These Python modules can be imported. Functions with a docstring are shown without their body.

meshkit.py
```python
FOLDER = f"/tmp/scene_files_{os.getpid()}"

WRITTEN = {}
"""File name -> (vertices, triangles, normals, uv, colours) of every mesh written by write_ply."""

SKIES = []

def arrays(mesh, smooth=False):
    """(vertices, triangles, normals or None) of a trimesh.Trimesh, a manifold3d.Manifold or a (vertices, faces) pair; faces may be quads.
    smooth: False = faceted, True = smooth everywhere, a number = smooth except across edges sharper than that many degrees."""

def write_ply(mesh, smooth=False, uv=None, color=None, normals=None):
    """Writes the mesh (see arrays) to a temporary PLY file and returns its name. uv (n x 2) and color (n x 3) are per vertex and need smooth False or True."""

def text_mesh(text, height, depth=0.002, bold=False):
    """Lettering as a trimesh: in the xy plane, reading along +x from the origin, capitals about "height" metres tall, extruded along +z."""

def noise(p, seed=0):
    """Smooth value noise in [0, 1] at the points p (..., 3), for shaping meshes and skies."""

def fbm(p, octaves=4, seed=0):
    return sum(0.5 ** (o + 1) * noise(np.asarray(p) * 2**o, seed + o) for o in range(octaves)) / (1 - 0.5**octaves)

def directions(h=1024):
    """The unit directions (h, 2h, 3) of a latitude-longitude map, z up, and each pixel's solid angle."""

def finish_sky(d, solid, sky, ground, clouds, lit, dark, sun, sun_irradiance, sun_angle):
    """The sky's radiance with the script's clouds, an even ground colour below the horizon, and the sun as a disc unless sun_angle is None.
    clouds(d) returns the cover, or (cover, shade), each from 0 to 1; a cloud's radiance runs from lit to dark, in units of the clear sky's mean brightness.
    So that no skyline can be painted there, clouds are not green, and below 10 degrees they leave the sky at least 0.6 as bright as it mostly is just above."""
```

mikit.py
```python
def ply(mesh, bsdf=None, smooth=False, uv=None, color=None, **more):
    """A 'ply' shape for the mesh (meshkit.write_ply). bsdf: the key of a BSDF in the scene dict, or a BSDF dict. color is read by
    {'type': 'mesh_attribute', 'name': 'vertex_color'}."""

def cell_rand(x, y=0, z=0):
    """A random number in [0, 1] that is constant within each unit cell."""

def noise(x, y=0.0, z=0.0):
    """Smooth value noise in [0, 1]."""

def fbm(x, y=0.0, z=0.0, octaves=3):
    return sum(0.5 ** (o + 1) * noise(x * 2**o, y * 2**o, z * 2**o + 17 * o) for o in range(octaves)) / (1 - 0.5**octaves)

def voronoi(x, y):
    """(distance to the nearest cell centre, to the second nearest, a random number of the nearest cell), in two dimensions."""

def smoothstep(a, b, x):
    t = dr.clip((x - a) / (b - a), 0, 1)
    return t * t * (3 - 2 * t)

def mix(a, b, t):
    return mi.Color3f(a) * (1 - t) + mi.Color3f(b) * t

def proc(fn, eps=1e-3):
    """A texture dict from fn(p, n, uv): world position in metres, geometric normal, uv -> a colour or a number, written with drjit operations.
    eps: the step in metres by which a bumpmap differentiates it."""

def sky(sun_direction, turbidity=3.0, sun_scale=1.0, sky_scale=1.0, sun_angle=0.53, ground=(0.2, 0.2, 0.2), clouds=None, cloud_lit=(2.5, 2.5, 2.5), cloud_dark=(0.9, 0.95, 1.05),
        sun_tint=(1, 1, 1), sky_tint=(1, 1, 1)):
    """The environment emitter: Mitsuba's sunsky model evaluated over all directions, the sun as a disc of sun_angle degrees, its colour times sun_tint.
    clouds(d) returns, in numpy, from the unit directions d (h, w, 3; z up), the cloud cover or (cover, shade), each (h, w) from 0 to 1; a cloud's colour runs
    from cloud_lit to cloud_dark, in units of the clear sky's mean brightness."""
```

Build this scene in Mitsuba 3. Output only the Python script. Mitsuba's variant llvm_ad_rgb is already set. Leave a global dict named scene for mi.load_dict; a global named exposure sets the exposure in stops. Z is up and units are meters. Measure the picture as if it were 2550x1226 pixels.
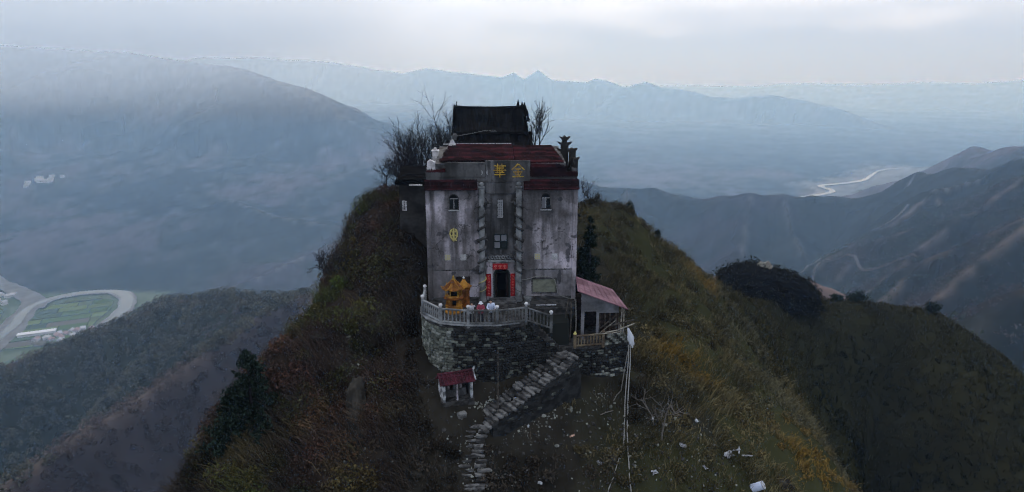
import math, random
import numpy as np, trimesh, drjit as dr, mitsuba as mi
import mikit, meshkit
from mikit import proc, noise, fbm, smoothstep, mix, cell_rand
from scipy.interpolate import RBFInterpolator

T = mi.ScalarTransform4f
rng = np.random.default_rng(7)
random.seed(7)
scene, labels = {}, {}

# ------------------------------------------------------------------ camera, sky, air, exposure
YAW, PITCH, EYE = math.radians(2.5), math.radians(13.76), [-1.3, -46.0, 15.0]
LOOK = [math.sin(YAW) * math.cos(PITCH), math.cos(YAW) * math.cos(PITCH), -math.sin(PITCH)]
scene['camera'] = {'type': 'perspective', 'fov': 75.0, 'fov_axis': 'x', 'near_clip': 0.5, 'far_clip': 60000.0,
                   'to_world': T().look_at(origin=EYE, target=[EYE[i] + LOOK[i] for i in range(3)], up=[0, 0, 1]),
                   'medium': {'type': 'ref', 'id': 'haze_air'}}
exposure = 2.55


def cloud_cover(d):
    az, el = np.arctan2(d[..., 0], d[..., 1]), np.arcsin(np.clip(d[..., 2], -1, 1))
    q = d / np.maximum(d[..., 2:3] + 0.22, 0.05)
    n = meshkit.fbm(q * 1.6 + 3.1, 5, seed=4)
    m = meshkit.fbm(q * 0.45 + 9.7, 3, seed=11)
    front = 0.6 * np.exp(-((az - 0.12) / 0.75) ** 2) + 0.4 * (0.5 + 0.5 * np.cos(az - 0.12))   # the sun stands ahead, behind the cloud deck
    streak = meshkit.fbm(np.stack([az * 2.2, el * 16, 0 * az], -1) + 6.3, 4, seed=17)
    shade = 1.30 - 0.50 * front - 0.70 * np.sin(el) + 0.70 * (n - 0.47) + 0.35 * (m - 0.47) + 1.1 * (streak - 0.47)
    shade = shade + 0.62 * np.exp(-np.clip(el, 0, 2) / 0.040) * (1 - 0.62 * np.exp(-((az - 0.12) / 0.30) ** 2))   # thick air low over the horizon
    return np.ones_like(n), np.clip(shade, 0, 1)


scene['sky'] = mikit.sky([-0.30, 0.78, 0.55], turbidity=4, sun_scale=0.20, sun_angle=30, clouds=cloud_cover,
                         cloud_lit=(3.58, 3.72, 4.05), cloud_dark=(1.2, 1.38, 1.75), ground=(0.06, 0.06, 0.06))

# the air: haze that turns far hills blue
scene['haze_air'] = {'type': 'homogeneous', 'albedo': {'type': 'rgb', 'value': [0.93, 0.972, 0.988]},
                     'sigma_t': {'type': 'rgb', 'value': [0.95e-4, 1.5e-4, 2.3e-4]},
                     'phase': {'type': 'hg', 'g': 0.35}}
scene['haze'] = {'type': 'cube', 'to_world': T().translate([0, 0, -45.0]).scale([26500, 26500, 480.0]),
                 'bsdf': {'type': 'null'}, 'interior': {'type': 'ref', 'id': 'haze_air'}}
_gz, _gy, _gx = np.meshgrid(np.linspace(0, 1, 24), np.linspace(0, 1, 40), np.linspace(0, 1, 56), indexing='ij')
_soft = lambda t: np.clip(1 - np.abs(2 * t - 1), 0, 1)
_edge = np.clip(_soft(_gx) * 2.2, 0, 1) * np.clip(_soft(_gy) * 2.2, 0, 1)
_edge = _edge ** 2 * (3 - 2 * _edge) * np.clip(_gz / .55, 0, 1) ** 1.5 * np.clip((1 - _gz) / .12, 0, 1)
_puff = np.clip(meshkit.fbm(np.stack([_gx * 5, _gy * 4, _gz * 1.6], -1), 3, seed=61) * 2.4 - .55, .05, 1.6)
_dens = (1.45e-4 + 7.5e-3 * _edge * _puff * np.clip(1.25 - _gx * .80, 0, 1)).astype(np.float32)
_to = T().translate([-3000.0, 1800.0, -112.0]).scale([3000.0, 1130.0, 540.0])
scene['cloud_air'] = {'type': 'heterogeneous', 'albedo': {'type': 'constvolume', 'value': {'type': 'rgb', 'value': [0.90, 0.95, 1.0]}},
                      'sigma_t': {'type': 'gridvolume', 'grid': mi.VolumeGrid(_dens[..., None]), 'to_world': _to, 'filter_type': 'trilinear'}, 'phase': {'type': 'hg', 'g': 0.35}}
scene['cloud_bank'] = {'type': 'cube', 'to_world': _to.translate([.5, .5, .5]).scale(.5), 'bsdf': {'type': 'null'}, 'interior': {'type': 'ref', 'id': 'cloud_air'}, 'exterior': {'type': 'ref', 'id': 'haze_air'}}
labels['cloud_bank'] = {'label': 'low cloud lying against the big mountain on the left', 'kind': 'stuff', 'category': 'cloud'}
labels['haze'] = {'label': 'blue valley haze lying between the ridges and below the cloud', 'kind': 'stuff', 'category': 'haze'}

# ------------------------------------------------------------------ terrain
FLOOR = -480.0
SPINES = [  # (points x y z, side slope, crest roundness, colour kind)
    ([(0, 10, 5), (8, 20, 3.2), (14, 26, 0.6), (22, 34, -6), (36.9, 46.4, -16.1), (51, 56.4, -19.3), (61.3, 56.4, -19.9), (68.4, 51.7, -20.1), (70, 44.3, -21.8), (68.9, 36.1, -23.3), (67.5, 29.3, -25.6), (66.2, 18, -30)], 1.25, 7, 0),
    ([(-10, 30, -25), (-45, 180, -88), (-85, 300, -108), (-114, 359, -115), (-136, 383, -125), (-197, 436, -139), (-251, 455, -149), (-293, 444, -168), (-319, 415, -171), (-359, 359, -176), (-420, 290, -190)], .90, 10, 5),
    ([(-112, 356, -114), (-130, 317, -113), (-134, 278, -112), (-141, 225, -111), (-149, 180, -110), (-155, 146, -109), (-163, 100, -114)], 1.0, 4, 5),
    ([(-134, 278, -116), (-165, 262, -132), (-190, 240, -150)], 1.0, 4, 1),
    ([(-149, 180, -114), (-180, 172, -134), (-206, 150, -155)], 1.0, 4, 1),
    ([(-197, 436, -142), (-225, 380, -166), (-240, 330, -190)], .9, 5, 1),
    ([(-60, 1900, -300), (-247.3, 1938.8, -377.1), (-348.7, 1822, -405), (-456, 1695.6, -425), (-543.8, 1512.3, -436), (-640, 1420, -460)], .6, 10, 2),
    ([(-348.7, 1822, -405), (-420, 1900, -395), (-640, 1980, -380), (-820, 2120, -350)], .5, 14, 2),
    ([(-247, 1939, -377), (-300, 1700, -440), (-330, 1500, -465)], .6, 10, 1),
    ([(-4310, 4128, 300), (-3550, 4541, 285), (-3058, 4525, 250), (-2259, 4415, 200), (-1471, 3995, 105), (-922, 3434, -10), (-696, 3180, -115), (-506, 3012, -195), (-356, 2933, -260), (-212, 2846, -345), (-90, 2752, -420)], .55, 150, 1),
    ([(-2259, 4415, 200), (-2300, 3900, 100), (-2250, 3350, -180), (-2150, 2850, -400)], .5, 60, 1),
    ([(-1471, 3995, 105), (-1350, 3500, -40), (-1180, 3000, -260), (-1050, 2600, -440)], .5, 50, 1),
    ([(-4562, 11484, 418), (-3608, 11492, 418), (-2445, 11477, 342), (-1827, 11278, 243), (-1301, 11193, 167), (-901, 11077, 240), (-128, 10802, 144), (314, 10799, 100), (503, 10792, 175), (661, 10784, 66), (881, 10768, 212), (1103, 10748, 54), (1633, 10680, 21), (1755, 10660, 77), (1913, 10475, 51), (2155, 10271, -67), (2408, 10055, 30), (2571, 9855, -53), (2856, 9615, -73), (3129, 9367, -159), (3428, 9096, -191), (3570, 9042, -163), (3851, 8927, -142), (4105, 8642, -197), (4268, 8216, -270), (4324, 7479, -402), (4348, 6740, -546)], .42, 170, 1),
    ([(3472, 19650, -98), (5666, 19134, -51), (7198, 18613, -93), (8598, 18011, 5), (9878, 17343, -46), (11014, 16647, 25), (11838, 16073, -4), (12631, 15460, 70), (13944, 14290, 15), (15503, 12588, 98)], .10, 200, 1),
    ([(149.6, 1647, -218), (251, 1635, -227), (361, 1615, -243), (428, 1599, -238), (481, 1532, -253), (543, 1458, -244), (608, 1433, -235), (671, 1406, -238), (729, 1377, -229), (792, 1344, -223), (842, 1314, -202), (893, 1281, -166), (912, 1206, -140), (922, 1136, -132), (929, 1066, -112), (914, 877, -60), (856, 643, -24)], .5, 14, 1),
    ([(1314, 2080, -304), (1404, 2021, -258), (1499.6, 1953, -177), (1480, 1843, -187), (1470, 1722, -146), (1473, 1450, -69)], .5, 20, 1),
    ([(749.7, 757.7, -79.6), (676, 756, -109), (572, 712, -143), (502, 676, -165), (424, 632, -194), (378, 612, -212)], .85, 5, 2),
    ([(929, 1066, -112), (747, 1017, -162), (659, 956, -190), (564, 898, -214), (464, 839, -240)], .95, 5, 2),
    ([(361, 1615, -243), (330, 1400, -285), (300, 1150, -330)], .45, 15, 1),
    ([(608, 1433, -235), (520, 1230, -285), (430, 1050, -335)], .55, 9, 1),
    ([(566, 518, -69), (476, 493, -93), (384, 439, -120), (318, 390, -135), (286, 363, -142)], .95, 5, 2),
    ([(676, 756, -109), (600, 640, -165), (540, 560, -215)], .95, 4, 2),
    ([(572, 712, -143), (520, 800, -190), (455, 770, -235)], .95, 4, 2),
    ([(747, 1017, -162), (690, 890, -205), (620, 830, -240)], .8, 5, 2),
    ([(476, 493, -93), (400, 520, -140), (340, 500, -180)], .8, 5, 2),
    ([(893, 1281, -166), (760, 1180, -230), (680, 1100, -265)], .7, 7, 2),
    ([(671, 1406, -238), (600, 1150, -290)], .6, 8, 1),
    ([(368.6, 290, -73), (300, 274, -83), (276, 270, -89), (247, 255, -97), (230, 242, -105)], .8, 7, 1),
    ([(30, 60, -30), (52.9, 125.7, -44), (63.7, 132.5, -39), (77.3, 137.9, -35.5), (90.2, 131.8, -38.8), (103.8, 130, -44.4), (122, 112, -52)], 1.0, 3, 3),
]


def seg_dist(x, y, pts):
    best, zz = np.full(x.shape, 1e18), np.zeros(x.shape)
    for (ax, ay, az), (bx, by, bz) in zip(pts[:-1], pts[1:]):
        dx, dy = bx - ax, by - ay
        t = np.clip(((x - ax) * dx + (y - ay) * dy) / (dx * dx + dy * dy), 0, 1)
        d2 = (x - ax - t * dx) ** 2 + (y - ay - t * dy) ** 2
        near = d2 < best
        best = np.where(near, d2, best)
        zz = np.where(near, az + t * (bz - az), zz)
    return np.sqrt(best), zz


def far_height(x, y):
    """(height, crest colour weight, the kind of the winning spine) of the wide terrain."""
    R = np.hypot(x, y)
    k = np.minimum(1.2 + 0.007 * R, 11)
    foot = np.clip((y - 1575 + .28 * np.clip(x + 850, 0, 700) + .35 * np.clip(-1000 - x, 0, 900) * -1) / 1250, 0, 1) * np.clip((-100 - x) / 250, 0, 1)
    floor = FLOOR + 190 * foot ** 1.1 + 125 * np.clip((x + 50) / 500, 0, 1) * np.clip((2300 - R) / 900, 0, 1)
    hs, ks = [floor], [np.full(x.shape, 4.0)]
    crest = [np.zeros(x.shape)]
    p = np.stack([x, y, 0 * x], -1)
    warp = (meshkit.fbm(p / 330.0 + 5, 4, seed=3) - 0.5) * np.clip((5200 - R) / 2400, 0.06, 1)
    warp2 = (meshkit.fbm(p / 22.0 + 5, 3, seed=13) - 0.5) * np.clip((R - 40) / 25, 0, 1)
    for n, (pts, s, w, kind) in enumerate(SPINES):
        d, z = seg_dist(x, y, pts)
        gully = 1 + np.clip(d / (60 if n else 25), 0, 1) * (warp if n else warp2) * (0.9 if n else 0.65)
        hs.append(z - s * gully * (np.sqrt(d * d + w * w) - w))
        ks.append(np.full(x.shape, float(kind)))
        crest.append(np.exp(-d / (w * 1.3 + 4)))
    hs = np.array(hs)
    m = hs.max(0)
    which = hs.argmax(0)
    h = m + k * np.log(np.exp(np.clip((hs - m) / k, -60, 0)).sum(0)) - k * 0.15
    take = lambda a: np.take_along_axis(np.array(a), which[None], 0)[0]
    c, kd = take(crest), take(ks)
    above = np.maximum(np.clip((h - floor - 5) / 40, 0, 1), foot)
    amp = np.clip((R - 70) / 500, 0, 1) * above
    ridge = 1 - 2 * np.abs(meshkit.fbm(p / 210.0, 4, seed=21) - 0.5)
    broad = 1 - 2 * np.abs(meshkit.fbm(p / 900.0, 3, seed=23) - 0.5)
    h = h + amp * ((ridge - 0.8) * np.clip(R * 0.036, 4, 46) * np.clip((5500 - R) / 3000, 0, 1) + (broad - .8) * 110 * np.clip((R - 1800) / 2500, 0, 1) * np.clip((9000 - R) / 3500, .15, 1) * np.clip(d * 0 + 1 - c, 0, 1)
             + (meshkit.fbm(p / 45.0, 3, seed=5) - 0.5) * np.clip(R * 0.014, 3, 12) * np.clip((2200 - R) / 1200, 0, 1)) * (1 - 0.55 * c)
    h = h + np.clip((R - 40) / 60, 0, 1) * (meshkit.fbm(p / 9.0, 3, seed=8) - 0.5) * 1.6 * (R < 1500) * np.clip((h - floor) / 20, 0, 1)
    return h, c, kd


# the temple hill itself, surveyed points
NEAR = np.array([
    # under and round the buildings
    (-5.2, 0, -.9), (0, 0, -1.2), (5.2, 0, -1.6), (-5.2, 6, .5), (5, 6, -.6), (0, 10, 3), (-5, 11, 4.6), (3, 12, 3.4), (-3, 14, 5.4),
    # left flank
    (-6.3, .5, .1), (-5.7, 2.6, 3.0), (-6.6, 2.6, 4.1), (-7.6, 2.6, 4.3), (-7.9, 5.5, 5.2), (-8.0, 9, 5.8), (-8.4, 12, 6.0), (-9.78, 12, 5.9), (-10.9, 10, 5.2), (-10.9, 7, 3.4), (-11.6, 4, .7), (-13.2, 1, -.5), (-15.1, -3, -2.6), (-16.7, -6, -4.6), (-18.1, -10, -9.0),
    (-13.8, 14, 0), (-15, 9, -3.5), (-16.5, 5, -6.5), (-18.5, 1, -7.5), (-20.5, -4, -9.5), (-22.5, -9, -14), (-23, 16, -13), (-25, 6, -19),
    (-9.0, 4.5, 2.8), (-9, 1, -.5), (-10, -2, -2.6), (-8, -3.5, -2.9), (-12, -6, -5.1), (-14, -10, -7.8), (-10, -9, -6.2), (-17, -15, -12.5), (-12, -15, -9.8), (-6.2, -1.8, -1.6), (-6.3, -4.5, -3.4),
    # front: foot of the wall, the shrine, the stairs and the path
    (-4.2, -6.0, -4.0), (-2.4, -6.3, -4.6), (0, -6.4, -5.0), (2, -5.6, -4.2), (5.0, -6.0, -5.4), (3.4, -7.2, -5.7), (1.6, -8.3, -6.3), (0, -9.3, -7.0), (-3.3, -8, -4.8), (-5.2, -8.5, -5.0), (-1.7, -8.5, -5.5), (-1.9, -10, -6.6), (-2.1, -12, -8.05), (-2.3, -16, -10.9),
    (-6, -12, -8.1), (1.5, -12, -8.3), (2, -16, -11),
    # right: below the shed, the scree
    (7.5, -4.8, -5.5), (9.6, -3.4, -5.0), (10, -.5, -4.4), (6, -8, -6.6), (9, -8, -6.7), (12, -5, -6.4), (11.5, 0, -4.9), (10, 4, -2.6), (8, 4, -1.6), (6.5, 2.5, -2.2), (13, -10, -8.6), (16, -11, -10.6), (9, -13, -9.6), (18, -15, -13.6), (10, -18, -12.8),
    # right-hand spur
    (8, 14, 2.4), (10.3, 20, 3.0), (9, 17, 2.8), (14.1, 24, 1.2), (12, 12, -.6), (14, 6, -4.2), (16, 14, -2.2), (18, 22, -1.6), (19.9, 22, -3.2), (21.3, 18, -5.6), (18, 8, -6.4), (17, 0, -7.6), (22.2, 12, -8.9), (24, 5, -11.6), (20, -3, -10.6), (24.8, -4, -14.3), (22, -9, -14.5), (26, -12, -18.5),
    (24, 23, -7.5), (26, 18, -10.5), (27.5, 12, -14.5), (29.5, 5, -18), (30, -4, -21),
], float)
_ang = np.linspace(0, 2 * np.pi, 48, endpoint=False)
_ring = np.concatenate([np.stack([r * np.cos(_ang), r * np.sin(_ang)], 1) for r in (40, 48)])
# the wide terrain in front of the temple hill keeps falling
def base_height(x, y):
    h, c, kd = far_height(x, y)
    return h, c, kd
_tps = RBFInterpolator(np.vstack([NEAR[:, :2], _ring]), np.concatenate([NEAR[:, 2], base_height(_ring[:, 0], _ring[:, 1])[0]]), kernel='linear', smoothing=0.0, neighbors=None)
PLATFORM = []  # filled with flat places cut into the slope: (x0, x1, y0, y1, z)


def ground(x, y, detail=True, full=False):
    """Height of the ground at x, y."""
    x, y = np.atleast_1d(np.asarray(x, float)), np.atleast_1d(np.asarray(y, float))
    h, c, kd = base_height(x, y)
    R = np.hypot(x, y - 2)
    near = R < 46
    if near.any():
        xs, ys = x[near], y[near]
        q = np.stack([xs, ys], -1)
        hn = sum(_tps(q + o) for o in ((0, 0), (.7, 0), (-.7, 0), (0, .7), (0, -.7))) / 5
        w = np.clip((46 - R[near]) / 12, 0, 1)
        h[near] = hn * w + h[near] * (1 - w)
    if detail:
        p = np.stack([x, y, 0 * x], -1)
        g = np.clip((90 - R) / 20, 0, 1) * np.clip((R - 5) / 5, 0.25, 1)
        h = h + g * ((meshkit.fbm(p / 4.2, 4, seed=2) - 0.5) * (1.0 + 1.5 * np.clip((np.abs(x - 1) - 7) / 5, 0, 1)) + (meshkit.fbm(p / 0.7, 3, seed=6) - 0.5) * 0.40)
    return (h, c, kd) if full else h


def river_mask(x, y):
    pts = [(-905, 1090, 0), (-945, 1150, 0), (-971, 1252, 0), (-1000, 1345, 0), (-1027, 1440, 0), (-1000, 1500, 0), (-933, 1537, 0), (-888, 1528, 0), (-840, 1478, 0), (-815, 1420, 0), (-800, 1330, 0), (-760, 1230, 0)]
    d1, _ = seg_dist(x, y, pts)
    pts2 = [(-1027, 1440, 0), (-1130, 1560, 0), (-1400, 1900, 0), (-1800, 2300, 0)]
    d2, _ = seg_dist(x, y, pts2)
    pts3 = [(1350, 2700, 0), (1600, 2950, 0), (1640, 3120, 0), (1800, 3170, 0), (2060, 3420, 0), (2500, 3800, 0)]
    d3, _ = seg_dist(x, y, pts3)
    return d1, d2, d3


def sheet_grid():
    r = np.concatenate([np.arange(0, 42, 0.36), 42 * np.exp(np.arange(0, math.log(2600 / 42), 0.0135)), 2600 * np.exp(np.arange(0, math.log(25500 / 2600), 0.021)), [25500]])
    r[0] = 0.05
    a = np.concatenate([np.radians(np.linspace(-46, 46, 540)), np.radians(np.linspace(46, 314, 270))[1:-1]])   # from +y, clockwise
    rr, aa = np.meshgrid(r, a, indexing='ij')
    return rr * np.sin(aa), rr * np.cos(aa) + 2.0 * (rr < 1e9)


def terrain():
    x, y = sheet_grid()
    n, m = x.shape
    h, c, kd = ground(x.ravel(), y.ravel(), full=True)
    fx, fy = x.ravel(), y.ravel()
    R = np.hypot(fx, fy)
    p = np.stack([fx, fy, 0 * fx], -1)
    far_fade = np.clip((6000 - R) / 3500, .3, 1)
    n1, n2, n3 = meshkit.fbm(p / 60, 4, seed=31), meshkit.fbm(p / 14, 3, seed=32), meshkit.fbm(p / 400, 3, seed=33)
    n1, n2, n3 = (.5 + (q - .5) * far_fade for q in (n1, n2, n3))
    C = lambda *v: np.array(v, float)
    forest = C(.014, .018, .014) + n1[:, None] * C(.022, .022, .016)
    dry = C(.060, .050, .044) + n2[:, None] * C(.04, .034, .028)  # pale ridge grass, also standing in for light on the crests
    winter = C(.026, .022, .024) + n2[:, None] * C(.018, .014, .015)
    col = forest.copy()
    mixin = lambda a, b, w: a * (1 - w[:, None]) + b * w[:, None]
    col = mixin(col, winter, np.clip((n3 - .45) * 5 + (n1 - .5) * 3, 0, 1))
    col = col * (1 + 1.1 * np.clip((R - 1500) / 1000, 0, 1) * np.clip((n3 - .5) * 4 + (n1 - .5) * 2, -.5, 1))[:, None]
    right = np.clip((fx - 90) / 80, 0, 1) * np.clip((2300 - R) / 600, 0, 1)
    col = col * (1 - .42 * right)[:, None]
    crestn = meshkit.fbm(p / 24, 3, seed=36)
    col = mixin(col, dry * 1.25, np.clip(np.where(kd == 2, c * 1.8 - .85, c * .6 - .25), 0, .75) * np.clip(crestn * 3.2 - 1.0, 0, 1))  # crest strips painted paler, as if lit, broken up by noise
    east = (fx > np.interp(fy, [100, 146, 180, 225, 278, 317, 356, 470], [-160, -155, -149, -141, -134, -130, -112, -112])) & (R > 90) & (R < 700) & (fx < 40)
    col = np.where(east[:, None], C(.022, .020, .023) + n2[:, None] * C(.016, .013, .015), col)  # bare wood, painted darker to stand in for the spur's shaded side
    col = mixin(col, C(.085, .070, .066) + 0 * col, np.where(kd == 5, np.clip(c * 1.3 - .55, 0, .7), 0) * np.clip(n2 * 1.8, 0, 1))  # left spur crests: light on the ridge put into the colour
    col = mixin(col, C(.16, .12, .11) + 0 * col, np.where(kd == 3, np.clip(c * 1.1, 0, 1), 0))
    # valley floor: fields, gravel banks
    floor = np.clip((6 - (h - FLOOR)) / 5, 0, 1)
    u, v = fx * .8 + fy * .6, -fx * .6 + fy * .8
    strip = meshkit.noise(np.stack([np.floor(u / 26), np.floor(v / 90 + .37 * np.floor(u / 26)), 0 * u], -1) * 7.31, seed=9)
    flat = np.clip((14 - (h - FLOOR)) / 5, 0, 1)
    field = C(.060, .085, .040) + strip[:, None] * C(.06, .055, .045)
    col = mixin(col, field, floor * np.clip((R - 800) / 100, 0, 1) * np.clip((380 - np.hypot(fx + 880, fy - 1330)) / 60, 0, 1) * np.clip((1560 - fy) / 25, 0, 1) * np.clip((-740 - fx) / 40, 0, 1))
    d1, d2, d3 = river_mask(fx, fy)
    wob = (meshkit.fbm(p / 40, 3, seed=40) - .5) * 22
    gravel = C(.20, .185, .17) + n2[:, None] * C(.10, .10, .10)
    for d, w in ((d3, 45),):
        col = mixin(col, gravel, np.clip((w + wob - d) / 7, 0, 1) * np.clip((30 - (h - FLOOR)) / 10, 0, 1))
    col = mixin(col, C(.08, .078, .075) + n1[:, None] * C(.08, .08, .08), np.clip((210 + wob * 9 - d3) / 120, 0, .9) * floor * np.clip((fx - 1420) / 200, 0, 1))
    # the temple hill: soil, dead grass, moss
    nearw = np.clip((130 - R) / 15, 0, 1)
    soil = (C(.011, .010, .008) + n2[:, None] * C(.012, .010, .007)) * (.25 + 1.5 * meshkit.fbm(p / 1.1, 4, seed=52))[:, None]
    grass = C(.018, .019, .010) + meshkit.fbm(p / 3.1, 3, seed=50)[:, None] * C(.018, .017, .006)
    rust = C(.020, .015, .012) + n2[:, None] * C(.012, .008, .006)
    g = np.clip((fx - 6) / 8 + (meshkit.fbm(p / 6, 3, seed=51) - .5) * 2.2, 0, 1)
    soil, rust, grass = soil * 1.25, rust * 1.25, grass * np.where(R > 33, .7, 1.25)[:, None]
    hill = mixin(mixin(soil, rust, np.clip((-5 - fx) / 5, 0, 1)), grass, g)
    col = mixin(col, hill, nearw)
    v = np.stack([fx, fy, h], -1)
    i, j = np.meshgrid(np.arange(n - 1), np.arange(m), indexing='ij')
    q = np.stack([i * m + j, i * m + (j + 1) % m, (i + 1) * m + (j + 1) % m, (i + 1) * m + j], -1).reshape(-1, 4)
    f = np.vstack([q[:, [0, 1, 2]], q[:, [0, 2, 3]]])[:, ::-1]
    return v, f, col


B = {}
def bsdf(name, **d):
    scene['m_' + name] = {'type': 'twosided', 'bsdf': d}
    return name
def diffuse(name, rgb):
    return bsdf(name, type='diffuse', reflectance={'type': 'rgb', 'value': list(rgb)})
bsdf('land', type='diffuse', reflectance={'type': 'mesh_attribute', 'name': 'vertex_color'})
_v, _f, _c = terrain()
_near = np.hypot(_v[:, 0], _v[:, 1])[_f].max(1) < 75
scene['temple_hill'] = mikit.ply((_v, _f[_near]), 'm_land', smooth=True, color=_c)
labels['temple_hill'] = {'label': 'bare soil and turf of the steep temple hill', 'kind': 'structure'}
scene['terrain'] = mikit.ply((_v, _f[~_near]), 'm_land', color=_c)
labels['terrain'] = {'label': 'forested ridges and valley floor of the mountain country', 'kind': 'structure'}


def ribbon(pts, widths, z, wob, seed):
    """A flat winding strip lying on the valley floor."""
    p = densify_line(pts, 9)
    w = np.interp(np.linspace(0, 1, len(p)), np.linspace(0, 1, len(widths)), widths)
    t = np.gradient(p, axis=0); t /= np.linalg.norm(t, axis=1, keepdims=True)
    n = np.stack([-t[:, 1], t[:, 0]], 1)
    q = np.concatenate([p, np.zeros((len(p), 1))], 1)
    a = p + n * (w + (meshkit.fbm(q / 35, 3, seed=seed) - .5) * wob)[:, None]
    b = p - n * (w + (meshkit.fbm(q / 35, 3, seed=seed + 1) - .5) * wob)[:, None]
    m = len(p)
    v = np.vstack([np.concatenate([a, np.full((m, 1), z)], 1), np.concatenate([b, np.full((m, 1), z)], 1)])
    k = np.arange(m - 1)
    return v, np.vstack([np.stack([k, k + m, k + m + 1], 1), np.stack([k, k + m + 1, k + 1], 1)])


def densify_line(pts, step):
    from scipy.interpolate import splprep, splev
    tck, _ = splprep(np.array(pts, float).T, s=0, k=3)
    n = int(sum(math.dist(a, b) for a, b in zip(pts[:-1], pts[1:])) / step)
    return np.array(splev(np.linspace(0, 1, n), tck)).T


RIVER = [(-880, 1040), (-915, 1110), (-945, 1170), (-968, 1252), (-1000, 1350), (-1027, 1440), (-1010, 1505), (-940, 1545), (-884, 1535), (-838, 1482), (-812, 1420), (-798, 1330), (-760, 1230)]
RIVER_2 = [(-1020, 1420), (-1060, 1490), (-1150, 1570), (-1300, 1700), (-1400, 1900)]
bsdf('gravel', type='diffuse', reflectance=proc(lambda p, n, uv: mix((.11, .105, .10), (.20, .195, .185), fbm(p.x / 23, p.y / 23, 0.0, 4))))
bsdf('river_water', type='principled', base_color={'type': 'rgb', 'value': [.09, .10, .10]}, roughness=.12, specular=.5)
scene['gravel_bank'] = mikit.ply(ribbon(RIVER, [22, 24, 27, 30, 25, 20, 18, 17, 19, 21, 19, 17, 15], FLOOR + 1.2, 14, 3), 'm_gravel')
scene['gravel_bank_001'] = mikit.ply(ribbon(RIVER_2, [26, 22, 16, 14], FLOOR + 1.6, 10, 5), 'm_gravel')
scene['river'] = mikit.ply(ribbon(RIVER, [10, 9, 11, 8, 10, 9, 8, 10, 13, 14, 12, 10, 9], FLOOR + 2.0, 8, 9), 'm_river_water')
labels['gravel_bank'] = {'label': 'pale gravel banks of the looping river in the left valley', 'kind': 'structure'}
labels['gravel_bank_001'] = {'label': 'pale gravel bed of the side stream in the left valley', 'kind': 'structure'}
labels['river'] = {'label': 'grey river looping round green fields in the left valley', 'kind': 'structure'}
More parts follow.
